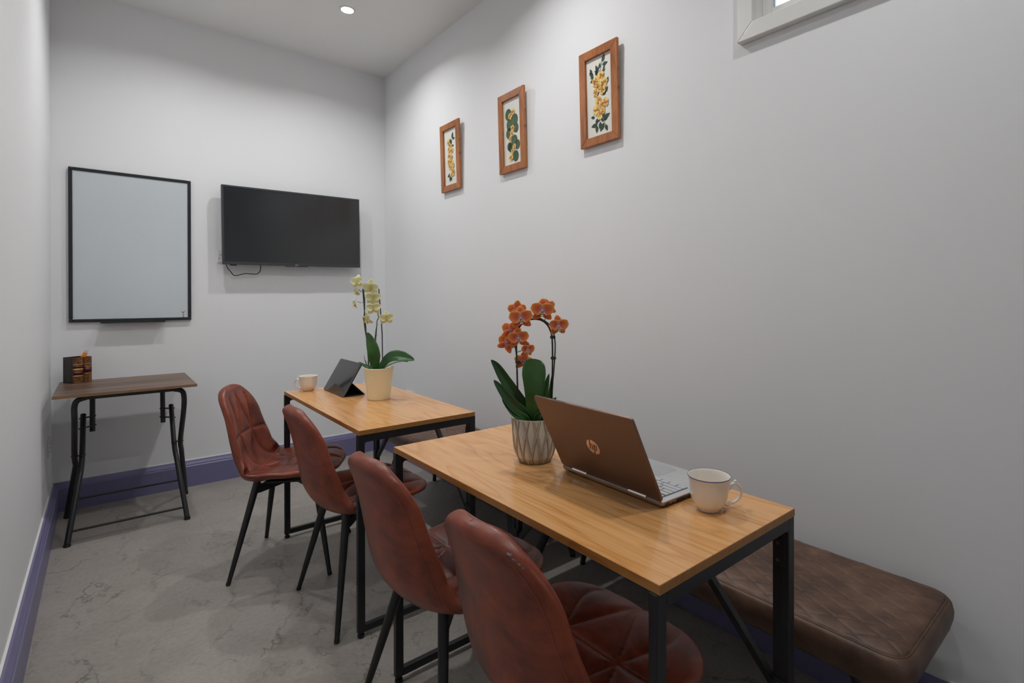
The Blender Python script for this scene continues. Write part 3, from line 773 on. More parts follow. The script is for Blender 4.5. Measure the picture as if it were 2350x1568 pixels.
bpy.context.view_layer.update()
pk.location = bk.matrix_world @ Vector((wB*.60, .045, hB-.040)); pk.rotation_euler = (0, .45, ang)
B().span((-.010, -.005, 0), (.010, .005, .066)).build('orange_sleeve', M['orange'], pk, bevel=.001)
for i in range(4):
    B().tube([(-.0075+i*.005, 0, .064), (-.0075+i*.005, 0, .080+.004*(i % 2))], [.0018, .0010], 8).build('pen_tip', M['clear'], pk, True)

# ------------------------------------------------------------------ mugs
def make_mug(label, loc, rz):
    o = thing('tea_cup', label, 'cup', loc, rz, 'white tea cups')
    outer = [(.0005, .0015), (.020, .0015), (.0235, 0), (.0248, .001), (.0243, .0035), (.0285, .008), (.0350, .016), (.0392, .026), (.0415, .038), (.0425, .050), (.0434, .062), (.0448, .0705), (.0460, .0745), (.0464, .0755)]
    inner = [(.0458, .0762), (.0446, .0745), (.0428, .068), (.0415, .060), (.0408, .050), (.0398, .038), (.0375, .027), (.033, .017), (.024, .010), (.012, .0075), (.0005, .007)]
    B().lathe(outer+inner, 64).build('cup_body', M['china'], o, True, ang=180)
    B().lathe([(.0458, .0745), (.0467, .0753), (.0467, .0762), (.0461, .0765)], 64, close=False).build('blue_rim_line', M['bluerim'], o, True, ang=180, solid=.0003)
    h = smooth_pts([(.0400, 0, .043), (.046, 0, .0435), (.0505, 0, .049), (.056, 0, .0545), (.064, 0, .0545), (.0725, 0, .048), (.0765, 0, .037), (.0735, 0, .025), (.066, 0, .0165), (.057, 0, .0125), (.049, 0, .0115), (.043, 0, .0075), (.0335, 0, .0115)], 5)
    n = len(h); B().tube(h, [.0042-.0012*math.sin(PI*i/(n-1)) for i in range(n)], 12, flat=1.35).build('handle', M['china'], o, True, ang=180)
    tp = B().tube([(.056, 0, .0555), (.062, 0, .0605), (.069, 0, .0545)], [.002, .0032, .002], 10); tp.build('thumb_rest', M['china'], o, True, ang=180)
    return o
vr = math.atan2(RT.y, RT.x)
MG = make_mug('white tea cup with a thin blue rim line beside the laptop', (-.734, -3.475, TZ+.0005), vr+.12)
M2 = dup(MG, (-.959, -1.274, TZ+.0005), vr+PI-.15, 'white tea cup with plain rim near the tablet on the far table')
for c_ in kids(M2):
    if c_.name.startswith('blue'): bpy.data.objects.remove(c_)

# ------------------------------------------------------------------ tablet
tb_ = thing('tablet', 'tablet in a dark folding cover propped up on the far table', 'tablet', (-.893, -1.446, TZ), 0)
wT, hT, lean = .288, .178, math.atan2(.088, .150)
u_ = Vector((math.sin(lean), 0, math.cos(lean))); nrm = Vector((-math.cos(lean), 0, math.sin(lean)))
Rm = Matrix((nrm*-1, Vector((0, 1, 0)), u_)).transposed()      # local x back, y along table, z up the tablet
if Rm.determinant() < 0: Rm = Matrix((nrm, Vector((0, 1, 0)), u_)).transposed()
base0 = Vector((0, 0, .004))
def tp(x, y, z): return base0 - nrm*x + Vector((0, y, 0)) + u_*z
B().box(tp(.0035, 0, hT/2), (.006, wT, hT), Rm).build('tablet_body', M['tcase'], tb_, bevel=.002)
B().box(tp(0, 0, hT/2), (.0012, wT-.006, hT-.006), Rm).build('screen', M['tglass'], tb_, bevel=.0005)
B().box(tp(.0078, 0, hT/2), (.0022, wT+.002, hT+.003), Rm).build('rear_cover', M['cover'], tb_, bevel=.001)
b = B(); k0 = tp(.0095, 0, hT*.42); f0 = Vector((k0.x+.062, 0, .0022)); g0 = tp(.0095, 0, .006); g0.z = .0022
for a_, c_ in ((k0, f0), (f0, Vector((g0.x+.006, 0, .0022)))):
    b.bar(a_, c_, wT, .0028, (0, 0, 1))
b.build('folding_stand', M['cover'], tb_, bevel=.0006)
b = B()
for z_ in (.5, .62): b.box(tp(.0035, -wT/2-.0004, hT*z_), (.0022, .001, .018), Rm)
b.build('side_button', M['steel'], tb_)

# ------------------------------------------------------------------ laptop
lpz = TZ+.0015
lt = thing('laptop', 'open laptop with brown metal lid, facing the wall on the near table', 'laptop', (-.818, -3.408, lpz), -.033)
# local: hinge edge along +y, keyboard towards +x
LW, LD, TB = .346, .232, .014
b = B(); b.mi = 0
def slab(u, v, z, inset=0, r=.010):
    return None
def rrect(x0, y0, x1, y1, r, n=5):
    pts = []
    for cx, cy, a0 in ((x1-r, y1-r, 0), (x0+r, y1-r, 90), (x0+r, y0+r, 180), (x1-r, y0+r, 270)):
        for k in range(n+1):
            a = math.radians(a0+90*k/n); pts.append((cx+r*math.cos(a), cy+r*math.sin(a)))
    return pts
def loft(b, rings, cap=True):
    n = len(rings[0]); vs = [p for r_ in rings for p in r_]; fs = []
    for i in range(len(rings)-1):
        for j in range(n): fs.append((i*n+j, i*n+(j+1) % n, (i+1)*n+(j+1) % n, (i+1)*n+j))
    if cap: fs.append(tuple(range(n))[::-1]); fs.append(tuple((len(rings)-1)*n+j for j in range(n)))
    return b.add(vs, fs)
rings = [[(x, y, z) for x, y in rrect(i_, i_, LD-i_, LW-i_, .010)] for i_, z in ((.010, 0), (.003, .003), (0, .008), (0, TB-.001))]
lb = loft(B(), rings).build('base', M['deckside'], lt, True, ang=30)
dk_ = loft(B(), [[(x, y, z) for x, y in rrect(i_, i_, LD-i_, LW-i_, .010)] for i_, z in ((0, TB-.0009), (.0012, TB))]).build('deck', M['deck'], lb, True, ang=30)
KX0, KX1, KY0, KY1 = .026, .122, .020, LW-.020
loft(B(), [[(x, y, z) for x, y in rrect(KX0-.002, KY0-.002, KX1+.002, KY1+.002, .003)] for z in (TB-.0002, TB+.0003)]).build('keyboard_well', M['keywell'], lb)
nk = 0; rowh = (KX1-KX0)/6
# rows run from the hinge (function keys) to the user; the user's right is at low y (laptop faces the wall)
rows = [[1]*15, [1]*13+[2], [1.5]+[1]*12+[1.5], [1.75]+[1]*11+[2.25], [2.25]+[1]*10+[2.75], [1.2, 1.2, 1.2, 5.4, 1.2, 1.2, 1.2, 1.2, 1.2]]
for r_, row in enumerate(rows):
    tot = sum(row); un = (KY1-KY0)/tot; yy = KY1
    for wk in row:
        y1_ = yy; y0_ = yy-wk*un; yy = y0_
        x0_ = KX0+r_*rowh; x1_ = x0_+rowh*(.80 if r_ == 0 else 1)
        rr = [[(x, y, z) for x, y in rrect(x0_+.0012+i_, y0_+.0012+i_, x1_-.0012-i_, y1_-.0012-i_, .0012, 2)] for i_, z in ((0, TB+.0003), (0, TB+.0013), (.0004, TB+.0017))]
        loft(B(), rr).build('key', M['key'], lb)
loft(B(), [[(x, y, z) for x, y in rrect(.134, .118, .212, .236, .003)] for z in (TB-.0002, TB+.0003)]).build('touchpad', M['pad'], lb)
# ports on the right-hand edge (low y side)
b = B().span((.014, -.0006, .0045), (.028, .001, .0095)); b.build('usb_port', M['ink'], lb)
b = B().lathe([(.002, 0), (.002, .0012)], 12); b.v = [(.040+x, -.0006+z, .0068+y) for x, y, z in b.v]; b.build('headphone_jack', M['ink'], lb)
b = B()
for i in range(30): b.span((.054+i*.0042, -.0005, .0045), (.0566+i*.0042, .001, .0100))
b.build('speaker_grille', M['ink'], lb)
# lid leaning back over the hinge
LH = .226
la = math.atan2(.099, .198)
lu = Vector((-math.sin(la), 0, math.cos(la))); ln = Vector((-math.cos(la), 0, -math.sin(la)))     # up the lid, outward (towards camera)
def lp(y, z, d=0): return Vector((.006, 0, TB+.001)) + Vector((0, y, 0)) + lu*z + ln*d
rr = []
for d_, i_ in ((-.0035, .0012), (-.0025, 0), (.002, 0), (.0032, .0012)):
    rr.append([lp(y, z, d_) for y, z in rrect(i_, i_, LW-i_, LH-i_, .009)])
ld = loft(B(), rr).build('lid', M['lid'], lt, True, ang=30)
loft(B(), [[lp(y, z, d_) for y, z in rrect(.004, .006, LW-.004, LH-.004, .006)] for d_ in (-.0034, -.0042)]).build('display_glass', M['tglass'], ld)
for y_ in (.045, LW-.045-.055):
    B().tube([(.004, y_, TB-.001), (.004, y_+.055, TB-.001)], .0052, 14).build('hinge', M['chrome'], lt, True)
# round logo: a disc with the two letters cut out of it, standing proud of the lid
lc = (LW/2, LH*.475); R0 = .0215
def lpt(x, z, d=.0033):        # x to the right as seen from outside (towards low y)
    return lp(lc[0]-x, lc[1]+z, d)
def inbar(x, z):
    x, z = x/.88, z/.88
    sl = .30
    def strip(xb, z0, z1, w_=.0026): xx = x-sl*z; return xb-w_ < xx < xb+w_ and z0 < z < z1
    h_ = strip(-.0112, -.0105, .03) or strip(-.0022, -.0105, .0060) or (-.0112 < x-sl*z < -.0022 and .0060 < z < .0102 and True) or (strip(-.0040, .0060, .0095))
    p_ = strip(.0048, -.03, .0102) or strip(.0135, -.0065, .0070) or (.0048 < x-sl*z < .0120 and .0064 < z < .0102) or (.0048 < x-sl*z < .0150 and -.0105 < z < -.0065)
    return h_ or p_
b = B(); n = 120; st_ = 2*R0/n
idx = {}
def vid(i, j):
    if (i, j) not in idx:
        x, z = -R0+i*st_, -R0+j*st_; r_ = math.hypot(x, z)
        if r_ > R0: x, z = x*R0/r_, z*R0/r_
        idx[(i, j)] = len(b.v); b.v.append(tuple(lpt(x, z)))
    return idx[(i, j)]
for i in range(n):
    for j in range(n):
        x, z = -R0+(i+.5)*st_, -R0+(j+.5)*st_
        if math.hypot(x, z) < R0+st_*.2 and not inbar(x, z):
            b.f.append((vid(i, j), vid(i+1, j), vid(i+1, j+1), vid(i, j+1))); b.m.append(0)
b.build('round_logo', M['hplogo'], ld, solid=.0004)

# ------------------------------------------------------------------ orchids
def colored(b, cols, name, mat, parent, solid=.0006):
    o = b.build(name, mat, parent, True, ang=180)
    ca = o.data.color_attributes.new('Col', 'FLOAT_COLOR', 'POINT')
    for i, c in enumerate(cols): ca.data[i].color = (*c, 1)
    if solid: q = o.modifiers.new('solid', 'SOLIDIFY'); q.thickness = solid; q.offset = 0
    return o
def mixc(a, c, k): k = max(0, min(1, k)); return tuple(x+(y-x)*k for x, y in zip(a, c))
def make_flower(kind, parent, P, face, size, roll=0, squash=1):
    """five tepals, lip and column; face = direction the bloom looks at"""
    if kind == 'orange':
        mid, edge, core, lipc, back = (.68, .060, .036), (.90, .30, .045), (.80, .50, .52), (.85, .42, .04), (.46, .13, .025)
    else:
        mid, edge, core, lipc, back = (.87, .87, .46), (.90, .91, .60), (.84, .80, .30), (.90, .52, .03), (.66, .62, .20)
    f = Vector(face).normalized(); up = Vector((0, 0, 1)); r = up.cross(f).normalized(); u = f.cross(r).normalized()
    if roll: q = Matrix.Rotation(roll, 3, f); r, u = q @ r, q @ u
    P = Vector(P)
    b = B(); cols = []
    specs = [(90, .56, .46, 'round', -.05), (222, .54, .36, 'long', -.04), (318, .54, .36, 'long', -.04), (160, .54, .56, 'wide', .03), (20, .54, .56, 'wide', .03)]
    for ang, ln_, wd, sh, fw in specs:
        a = math.radians(ang); d = r*math.cos(a)+u*math.sin(a); s_ = -r*math.sin(a)+u*math.cos(a); L_ = ln_*size; Wd = wd*size
        nu, nv = 9, 8; k0_ = len(b.v); rng = random.uniform(-.06, .06)
        for i in range(nu+1):
            uu = i/nu
            prof_w = (math.sin(PI*min(1, uu**.75*.93+.05))**.62) if sh != 'wide' else (math.sin(PI*min(1, uu**.62*.90+.05))**.55)
            for j in range(nv+1):
                vvv = -1+2*j/nv
                cup = .16*(vvv*vvv)*Wd*prof_w + (.10+rng)*uu*uu*L_*(1 if sh == 'wide' else -1.2) + fw*size
                p = P + d*(L_*(.04+.96*uu) ) + s_*(vvv*Wd*.5*prof_w) + f*(cup + .012*size*math.sin(uu*9+vvv*4))
                b.v.append(tuple(p))
                ed = max(abs(vvv)**2.5, uu**4) ; c = mixc(mid, edge, ed)
                if kind == 'orange' and sh == 'wide': c = mixc(c, edge, .12)
                c = mixc(core, c, (uu-.03)*4.4)
                vein = .5+.5*math.cos(vvv*22); c = tuple(x*(1-.12*vein) for x in c)
                cols.append(c)
        for i in range(nu):
            for j in range(nv):
                q = k0_+i*(nv+1)+j; b.f.append((q, q+nv+1, q+nv+2, q+1)); b.m.append(0)
    fl = colored(b, cols, 'flower', M['petal'], parent, .0007)
    # lip with two side lobes and a tip, and the column
    b = B(); cols = []
    white = (.82, .72, .66) if kind == 'orange' else (.90, .80, .36)
    def blob(c, ax, rad, col, n=8, m=6):
        k0_ = len(b.v)
        for i in range(m+1):
            th = PI*i/m
            for j in range(n):
                ph = 2*PI*j/n; w_ = Vector((math.sin(th)*math.cos(ph)*rad[0], math.sin(th)*math.sin(ph)*rad[1], math.cos(th)*rad[2]))
                b.v.append(tuple(c + ax[0]*w_.x + ax[1]*w_.y + ax[2]*w_.z)); cols.append(tuple(min(1, x*random.uniform(.85, 1.1)) for x in col))
        for i in range(m):
            for j in range(n): b.f.append((k0_+i*n+j, k0_+i*n+(j+1) % n, k0_+(i+1)*n+(j+1) % n, k0_+(i+1)*n+j)); b.m.append(0)
    s = size; ax = (r, u, f)
    blob(P+f*.055*s+u*.01*s, ax, (.045*s, .05*s, .07*s), white)
    for sg in (-1, 1): blob(P+f*.085*s-u*.10*s+r*sg*.075*s, (r, (u+f*.3).normalized(), f), (.024*s, .075*s, .05*s), white)
    blob(P+f*.09*s-u*.13*s, ax, (.05*s, .055*s, .05*s), lipc)
    blob(P+f*.13*s-u*.215*s, ax, (.085*s, .030*s, .05*s), white if kind == 'orange' else lipc)
    colored(b, cols, 'lip', M['petal'], fl, 0)
    return fl
def strap_leaf(parent, pts, width, mat, fold=.25, nrm=None, name='leaf', tipp=.85, pk_=.38):
    sp = smooth_pts(pts, 6); fr = []; n = len(sp)
    b = B(); nv = 8
    for i, p in enumerate(sp):
        T = (sp[min(n-1, i+1)]-sp[max(0, i-1)]).normalized(); N = Vector(nrm) if nrm else -FWD
        S_ = T.cross(N).normalized(); N2 = S_.cross(T).normalized(); uu = i/(n-1)
        w_ = width*(.30+.70*min(1, (uu/pk_))**.9 if uu < pk_ else max(.004, (1-((uu-pk_)/(1-pk_))**2.2))**tipp)
        for j in range(nv+1):
            v_ = -1+2*j/nv
            b.v.append(tuple(p + S_*(v_*w_/2) + N2*(fold*abs(v_)*w_*.5 - .03*w_*math.cos(v_*3))))
    for i in range(n-1):
        for j in range(nv):
            q = i*(nv+1)+j; b.f.append((q, q+nv+1, q+nv+2, q+1)); b.m.append(0)
    return b.build(name, mat, parent, True, ang=180, solid=.0018)

# orange orchid -- points are taken on a plane through the pot and given their own depth offsets
PO = Vector((-.806, -2.945, TZ+.0008)); DO = (PO-CAM).dot(FWD)
oo = thing('potted_orchid', 'orange flowering orchid in a ribbed cream ceramic pot beside the laptop', 'plant', PO)
def q1(px, py, dd=0): return at(px, py, DO+dd) - PO
hP = .128
rp = [(0, .0455), (.006, .0475), (.020, .0555), (.040, .0605), (.070, .0635), (.100, .0655), (hP, .0670)]
def rad_at(z):
    for (z0_, r0_), (z1_, r1_) in zip(rp, rp[1:]):
        if z <= z1_: k = (z-z0_)/(z1_-z0_); return r0_+(r1_-r0_)*k
    return rp[-1][1]
NP = 13; b = B(); cols = []; na, nz_ = 312, 64
def phase(h): 
    tab = [(0, .35), (.12, 0), (.70, 1), (1.0, .42)]
    for (a, va), (c, vc) in zip(tab, tab[1:]):
        if h <= c: return va+(vc-va)*(h-a)/(c-a)
    return .42
cream, brown, grey = (.74, .69, .58), (.170, .100, .052), (.58, .61, .57)
for i in range(nz_+1):
    h = i/nz_; z = hP*h; r0_ = rad_at(z); ph = phase(h)*.5
    for j in range(na):
        a = 2*PI*j/na; x = a*NP/(2*PI); fx = x-math.floor(x)
        d = min(abs(fx-ph), abs(fx-(1-ph)), abs(fx-ph+1), abs(fx-(1-ph)-1), abs(fx-ph-1), abs(fx-(1-ph)+1))
        g = math.exp(-(d/.075)**2); r_ = r0_*(1+.032*g) - .0022*math.exp(-((d-.14)/.07)**2)
        b.v.append((r_*math.cos(a), r_*math.sin(a), z))
        side = min(1, max(0, math.exp(-((d-.075)/.042)**2))); c = mixc(mixc(cream, grey, .5+.5*math.sin(a*3+z*40)), brown, side*.95)
        c = mixc(c, (.56, .48, .38), g*.45)
        if h < .14: c = mixc(c, (.34, .25, .17), .55*(1-h/.14)+.3)
        if h > .97: c = mixc(c, (.46, .42, .34), .6)
        cols.append(c)
for i in range(nz_):
    for j in range(na): b.f.append((i*na+j, i*na+(j+1) % na, (i+1)*na+(j+1) % na, (i+1)*na+j)); b.m.append(0)
k0_ = len(b.v)
inn = [(.0625, hP+.0012), (.0600, hP-.004), (.0590, hP-.03), (.055, .03), (.0005, .03)]
for r_, z in inn:
    for j in range(na): a = 2*PI*j/na; b.v.append((r_*math.cos(a), r_*math.sin(a), z)); cols.append((.30, .26, .21))
for i in range(-1, len(inn)-1):
    for j in range(na):
        A_ = nz_*na if i < 0 else k0_+i*na; C_ = k0_+(i+1)*na
        b.f.append((A_+j, A_+(j+1) % na, C_+(j+1) % na, C_+j)); b.m.append(0)
b.f.append(tuple(range(na))[::-1]); b.m.append(0)
colored(b, cols, 'pot', M['glaze'], oo, 0)
def soil(parent, r_, z_):
    def fn(u, v):
        a = 2*PI*v; rr_ = r_*u; return Vector((rr_*math.cos(a), rr_*math.sin(a), z_+.004*math.sin(rr_*400+a*5)*math.cos(a*9)+.003*random.random()))
    B().grid(fn, 10, 40).build('potting_bark', M['soil'], parent, True, weld=True)
soil(oo, .0588, hP-.018)
zin = hP-.02
# support hoop
hoop = [q1(1191, 985, -.015), q1(1188, 900, -.012), q1(1186, 830, -.010), q1(1185, 790, -.008), q1(1188, 762, -.005), q1(1197, 744, -.003), q1(1212, 735, 0), q1(1228, 732.5, .002), q1(1244, 736, .004), q1(1257, 747, .006), q1(1265, 765, .008), q1(1267.5, 785, .009), q1(1268, 830, .010), q1(1267, 900, .010), q1(1264, 985, .008)]
B().tube(smooth_pts(hoop, 6), .0026, 8).build('support_hoop', M['stick'], oo, True, ang=180)
stem = [q1(1258, 985, .012), q1(1266, 900, .016), q1(1271, 850, .016), q1(1274, 800, .014), q1(1272, 772, .012), q1(1264, 750, .010), q1(1252, 738, .006), q1(1234, 729, .002), q1(1214, 728, 0), q1(1198, 738, -.004), q1(1186, 756, -.008), q1(1180, 778, -.010), q1(1184, 806, -.012), q1(1187, 835, -.012), q1(1186, 853, -.012)]
B().tube(smooth_pts(stem, 6), .0021, 8).build('stem', M['stem'], oo, True, ang=180)
for x, y, dd in ((1189, 831.5, -.012), (1270, 822, .012), (1268.5, 774, .010)):
    c = q1(x, y, dd); b = B(); b.tube([c-UP*.0045, c+UP*.0045], .0062, 10); b.tube([c-RT*.008, c+RT*.008], .0035, 8); b.build('clip', M['clip'], oo, True)
toC = -FWD
def face(rx, ry): return (toC + RT*rx + UP*ry).normalized()
FL = [(1195.5, 731, -.030, .0645, .05, .05, .10), (1245, 713.5, -.012, .0650, -.05, .02, -.05), (1281, 749, -.008, .058, .45, -.02, .05), (1189.5, 777, -.034, .0575, .10, -.02, .10), (1210, 803.5, -.028, .044, .75, -.1, .0)]
for x, y, dd, sz, fx, fy, rl in FL: make_flower('orange', oo, q1(x, y, dd), face(fx, fy), sz, rl)
for x, y, dd, sz, rl in ((1173.5, 760.5, -.004, .056, .35), (1163, 789, -.004, .054, .5), (1201.5, 831, .002, .052, .2), (1187, 712, .006, .052, .0), (1256, 707, .012, .050, -.3)):
    make_flower('orange', oo, q1(x, y, dd), (FWD - RT*.25 + UP*.05).normalized(), sz, rl)
for (ax_, ay_), (bx_, by_) in (((1184, 760), (1192, 735)), ((1236, 730), (1243, 716)), ((1272, 768), (1278, 752)), ((1182, 790), (1188, 780)), ((1186, 809), (1207, 803)), ((1180, 775), (1174, 762)), ((1180, 786), (1164, 790)), ((1188, 835), (1200, 830)), ((1186, 750), (1187, 714)), ((1250, 736), (1256, 709))):
    B().tube([q1(ax_, ay_, -.01), q1((ax_+bx_)/2, (ay_+by_)/2-1, -.012), q1(bx_, by_, -.012)], .0011, 6).build('flower_stalk', M['stem'], oo, True)
cz = lambda dx, dd: Vector((RT.x*dx+FWD.x*dd, RT.y*dx+FWD.y*dd, zin-.005))
strap_leaf(oo, [cz(-.004, .01), q1(1213, 945, .01), q1(1190, 915, .0), q1(1160, 872, -.01), q1(1141, 842, -.018), q1(1127, 826, -.02)], .034, M['leaf'], .35, (-FWD+UP*.4-RT*.2))
strap_leaf(oo, [cz(-.008, -.01), q1(1208, 955, -.02), q1(1180, 932, -.035), q1(1155, 900, -.045), q1(1133, 872, -.05)], .034, M['leaf'], .35, (-FWD+UP*.6-RT*.2))
strap_leaf(oo, [cz(-.012, -.02), q1(1205, 962, -.03), q1(1180, 948, -.04), q1(1152, 916, -.045)], .026, M['leaf'], .3, (-FWD+UP*.6))
strap_leaf(oo, [cz(0, -.012), q1(1223, 945, -.022), q1(1226, 905, -.03), q1(1226, 865, -.03), q1(1226, 838, -.025), q1(1228, 824, -.02)], .069, M['leafb'], .10, -FWD-RT*.15, tipp=.50, pk_=.62)
strap_leaf(oo, [cz(.010, .0), q1(1242, 950, .0), q1(1248, 915, .0), q1(1254, 885, .0), q1(1260, 858, .0)], .022, M['leafb'], .3, -FWD-RT*.3)
strap_leaf(oo, [cz(.015, .01), q1(1252, 945, .01), q1(1260, 915, .012), q1(1265, 885, .012), q1(1269, 852, .012)], .016, M['leafb'], .3, -FWD+RT*.4)
strap_leaf(oo, [cz(.018, -.005), q1(1250, 950, -.01), q1(1262, 928, -.015), q1(1277, 912, -.01)], .018, M['leaf'], .3, -FWD+UP*.2)
strap_leaf(oo, [cz(.004, -.025), q1(1235, 958, -.035), q1(1245, 946, -.04)], .022, M['leaf'], .3, -FWD+UP*.3)
for k, (x, y) in enumerate(((1178, 941), (1250, 952), (1215, 962))):
    B().tube([cz(-.01+.012*k, -.03), q1(x+4, y+14, -.03), q1(x, y, -.03)], [.0016, .0014, .0006], 6).build('dry_root', M['root'], oo, True)

# yellow orchid
PY_ = Vector((-.773, -1.734, TZ+.0008)); DY = (PY_-CAM).dot(FWD)
yo = thing('potted_orchid', 'pale yellow flowering orchid in a plain pale yellow pot on the far table', 'plant', PY_)
def q2(px, py, dd=0): return at(px, py, DY+dd) - PY_
B().lathe([(.0005, 0), (.0500, 0), (.0515, .003), (.0525, .012), (.0680, .1465), (.0685, .1480), (.0672, .1490), (.0655, .1480), (.0505, .02), (.0005, .02)], 64).build('pot', M['ycer'], yo, True, ang=60)
soil(yo, .0625, .135)
cy = lambda dx, dd: Vector((RT.x*dx+FWD.x*dd, RT.y*dx+FWD.y*dd, .132))
B().tube([cy(-.045, 0), q2(843, 800, -.005), q2(838, 735, -.005), q2(832.5, 663, -.005)], .0026, 8).build('support_stick', M['stick'], yo, True)
B().tube([cy(.018, 0), q2(877, 765, .005), q2(873, 710, .005), q2(869.3, 663, .005)], .0026, 8).build('support_stick', M['stick'], yo, True)
B().tube([cy(-.02, .01), q2(861, 800, .012), q2(865, 745, .012)], .0020, 8).build('support_stick', M['stick'], yo, True)
st1 = [cy(-.035, -.005), q2(847, 805, -.004), q2(839, 765, -.008), q2(835.5, 735, -.01), q2(836.5, 712, -.012), q2(837, 690, -.010), q2(835, 672, -.010), q2(836, 662, -.008), q2(834, 653, -.008)]
B().tube(smooth_pts(st1, 6), .0026, 8).build('stem', M['stem'], yo, True)
st2 = [cy(-.015, .0), q2(860, 790, .008), q2(862, 765, .008), q2(865, 745, .008), q2(865.5, 736, .006), q2(869, 729, .004), q2(867, 720, .004), q2(870.5, 718, .004)]
B().tube(smooth_pts(st2, 6), .0022, 8).build('stem', M['stem'], yo, True)
YF = [(820.5, 647.5, -.02, .066, -.35, .10, .1), (818.5, 669.5, -.02, .056, -1.3, -.3, .2), (814.7, 698, -.02, .052, -1.6, .0, .1), (850.5, 660.5, -.03, .072, .05, -.35, -.1), (856.5, 684, -.03, .066, .35, -.15, 0), (857.2, 708, -.03, .064, .40, .0, .1), (843.8, 733.5, -.02, .060, -.7, -.35, .2), (886.5, 731, .0, .064, .45, -.1, .1)]
for x, y, dd, sz, fx, fy, rl in YF: make_flower('yellow', yo, q2(x, y, dd), face(fx, fy), sz, rl)
for (ax_, ay_), (bx_, by_) in (((834, 653), (823, 646)), ((834, 671), (822, 664)), ((836, 694), (820, 693)), ((835, 660), (846, 656)), ((837, 683), (852, 679)), ((837.5, 708), (852, 704)), ((836, 730), (842, 731)), ((869, 729), (882, 726))):
    o_ = .028 if ax_ == 869 else 0
    B().tube([q2(ax_, ay_, -.01+o_*.5), q2((ax_+bx_)/2, (ay_+by_)/2+1, -.012+o_), q2(bx_, by_, -.016+o_)], .0012, 6).build('flower_stalk', M['stem'], yo, True)
for x, y in ((836, 693), (838, 730), (866, 745), (864, 768)):
    c = q2(x, y, -.008); B().tube([c-RT*.006+UP*.002, c+RT*.006-UP*.002], .0009, 6).build('bract', M['bract'], yo, True)
strap_leaf(yo, [cy(-.006, 0), q2(860, 832, -.01), q2(856, 805, -.015), q2(850, 783, -.01), q2(843, 763, 0)], .056, M['leafb'], .35, -FWD+RT*.5, tipp=.85)
strap_leaf(yo, [cy(.004, -.01), q2(880, 838, -.02), q2(894, 824, -.03), q2(912, 819, -.04), q2(932, 822, -.05), q2(951, 827, -.055)], .064, M['leaf'], .30, UP*.75-FWD*.8, tipp=.8, pk_=.45)
strap_leaf(yo, [cy(.008, .015), q2(885, 842, .02), q2(905, 833, .03), q2(925, 829, .035), q2(936, 831, .035)], .050, M['leaf'], .25, UP-FWD*.3)
strap_leaf(yo, [cy(-.01, -.015), q2(848, 845, -.03), q2(838, 841, -.035), q2(823, 831, -.04)], .024, M['leaf'], .25, UP-FWD*.5)
for a_, c_ in (((845, 843), (835, 816)), ((848, 843), (838, 826)), ((850, 842), (843, 828))):
    B().tube([q2(a_[0], a_[1]+3, -.02), q2((a_[0]+c_[0])/2-2, (a_[1]+c_[1])/2, -.02), q2(c_[0], c_[1], -.02)], [.0018, .0015, .0007], 6).build('dry_root', M['root'], yo, True)

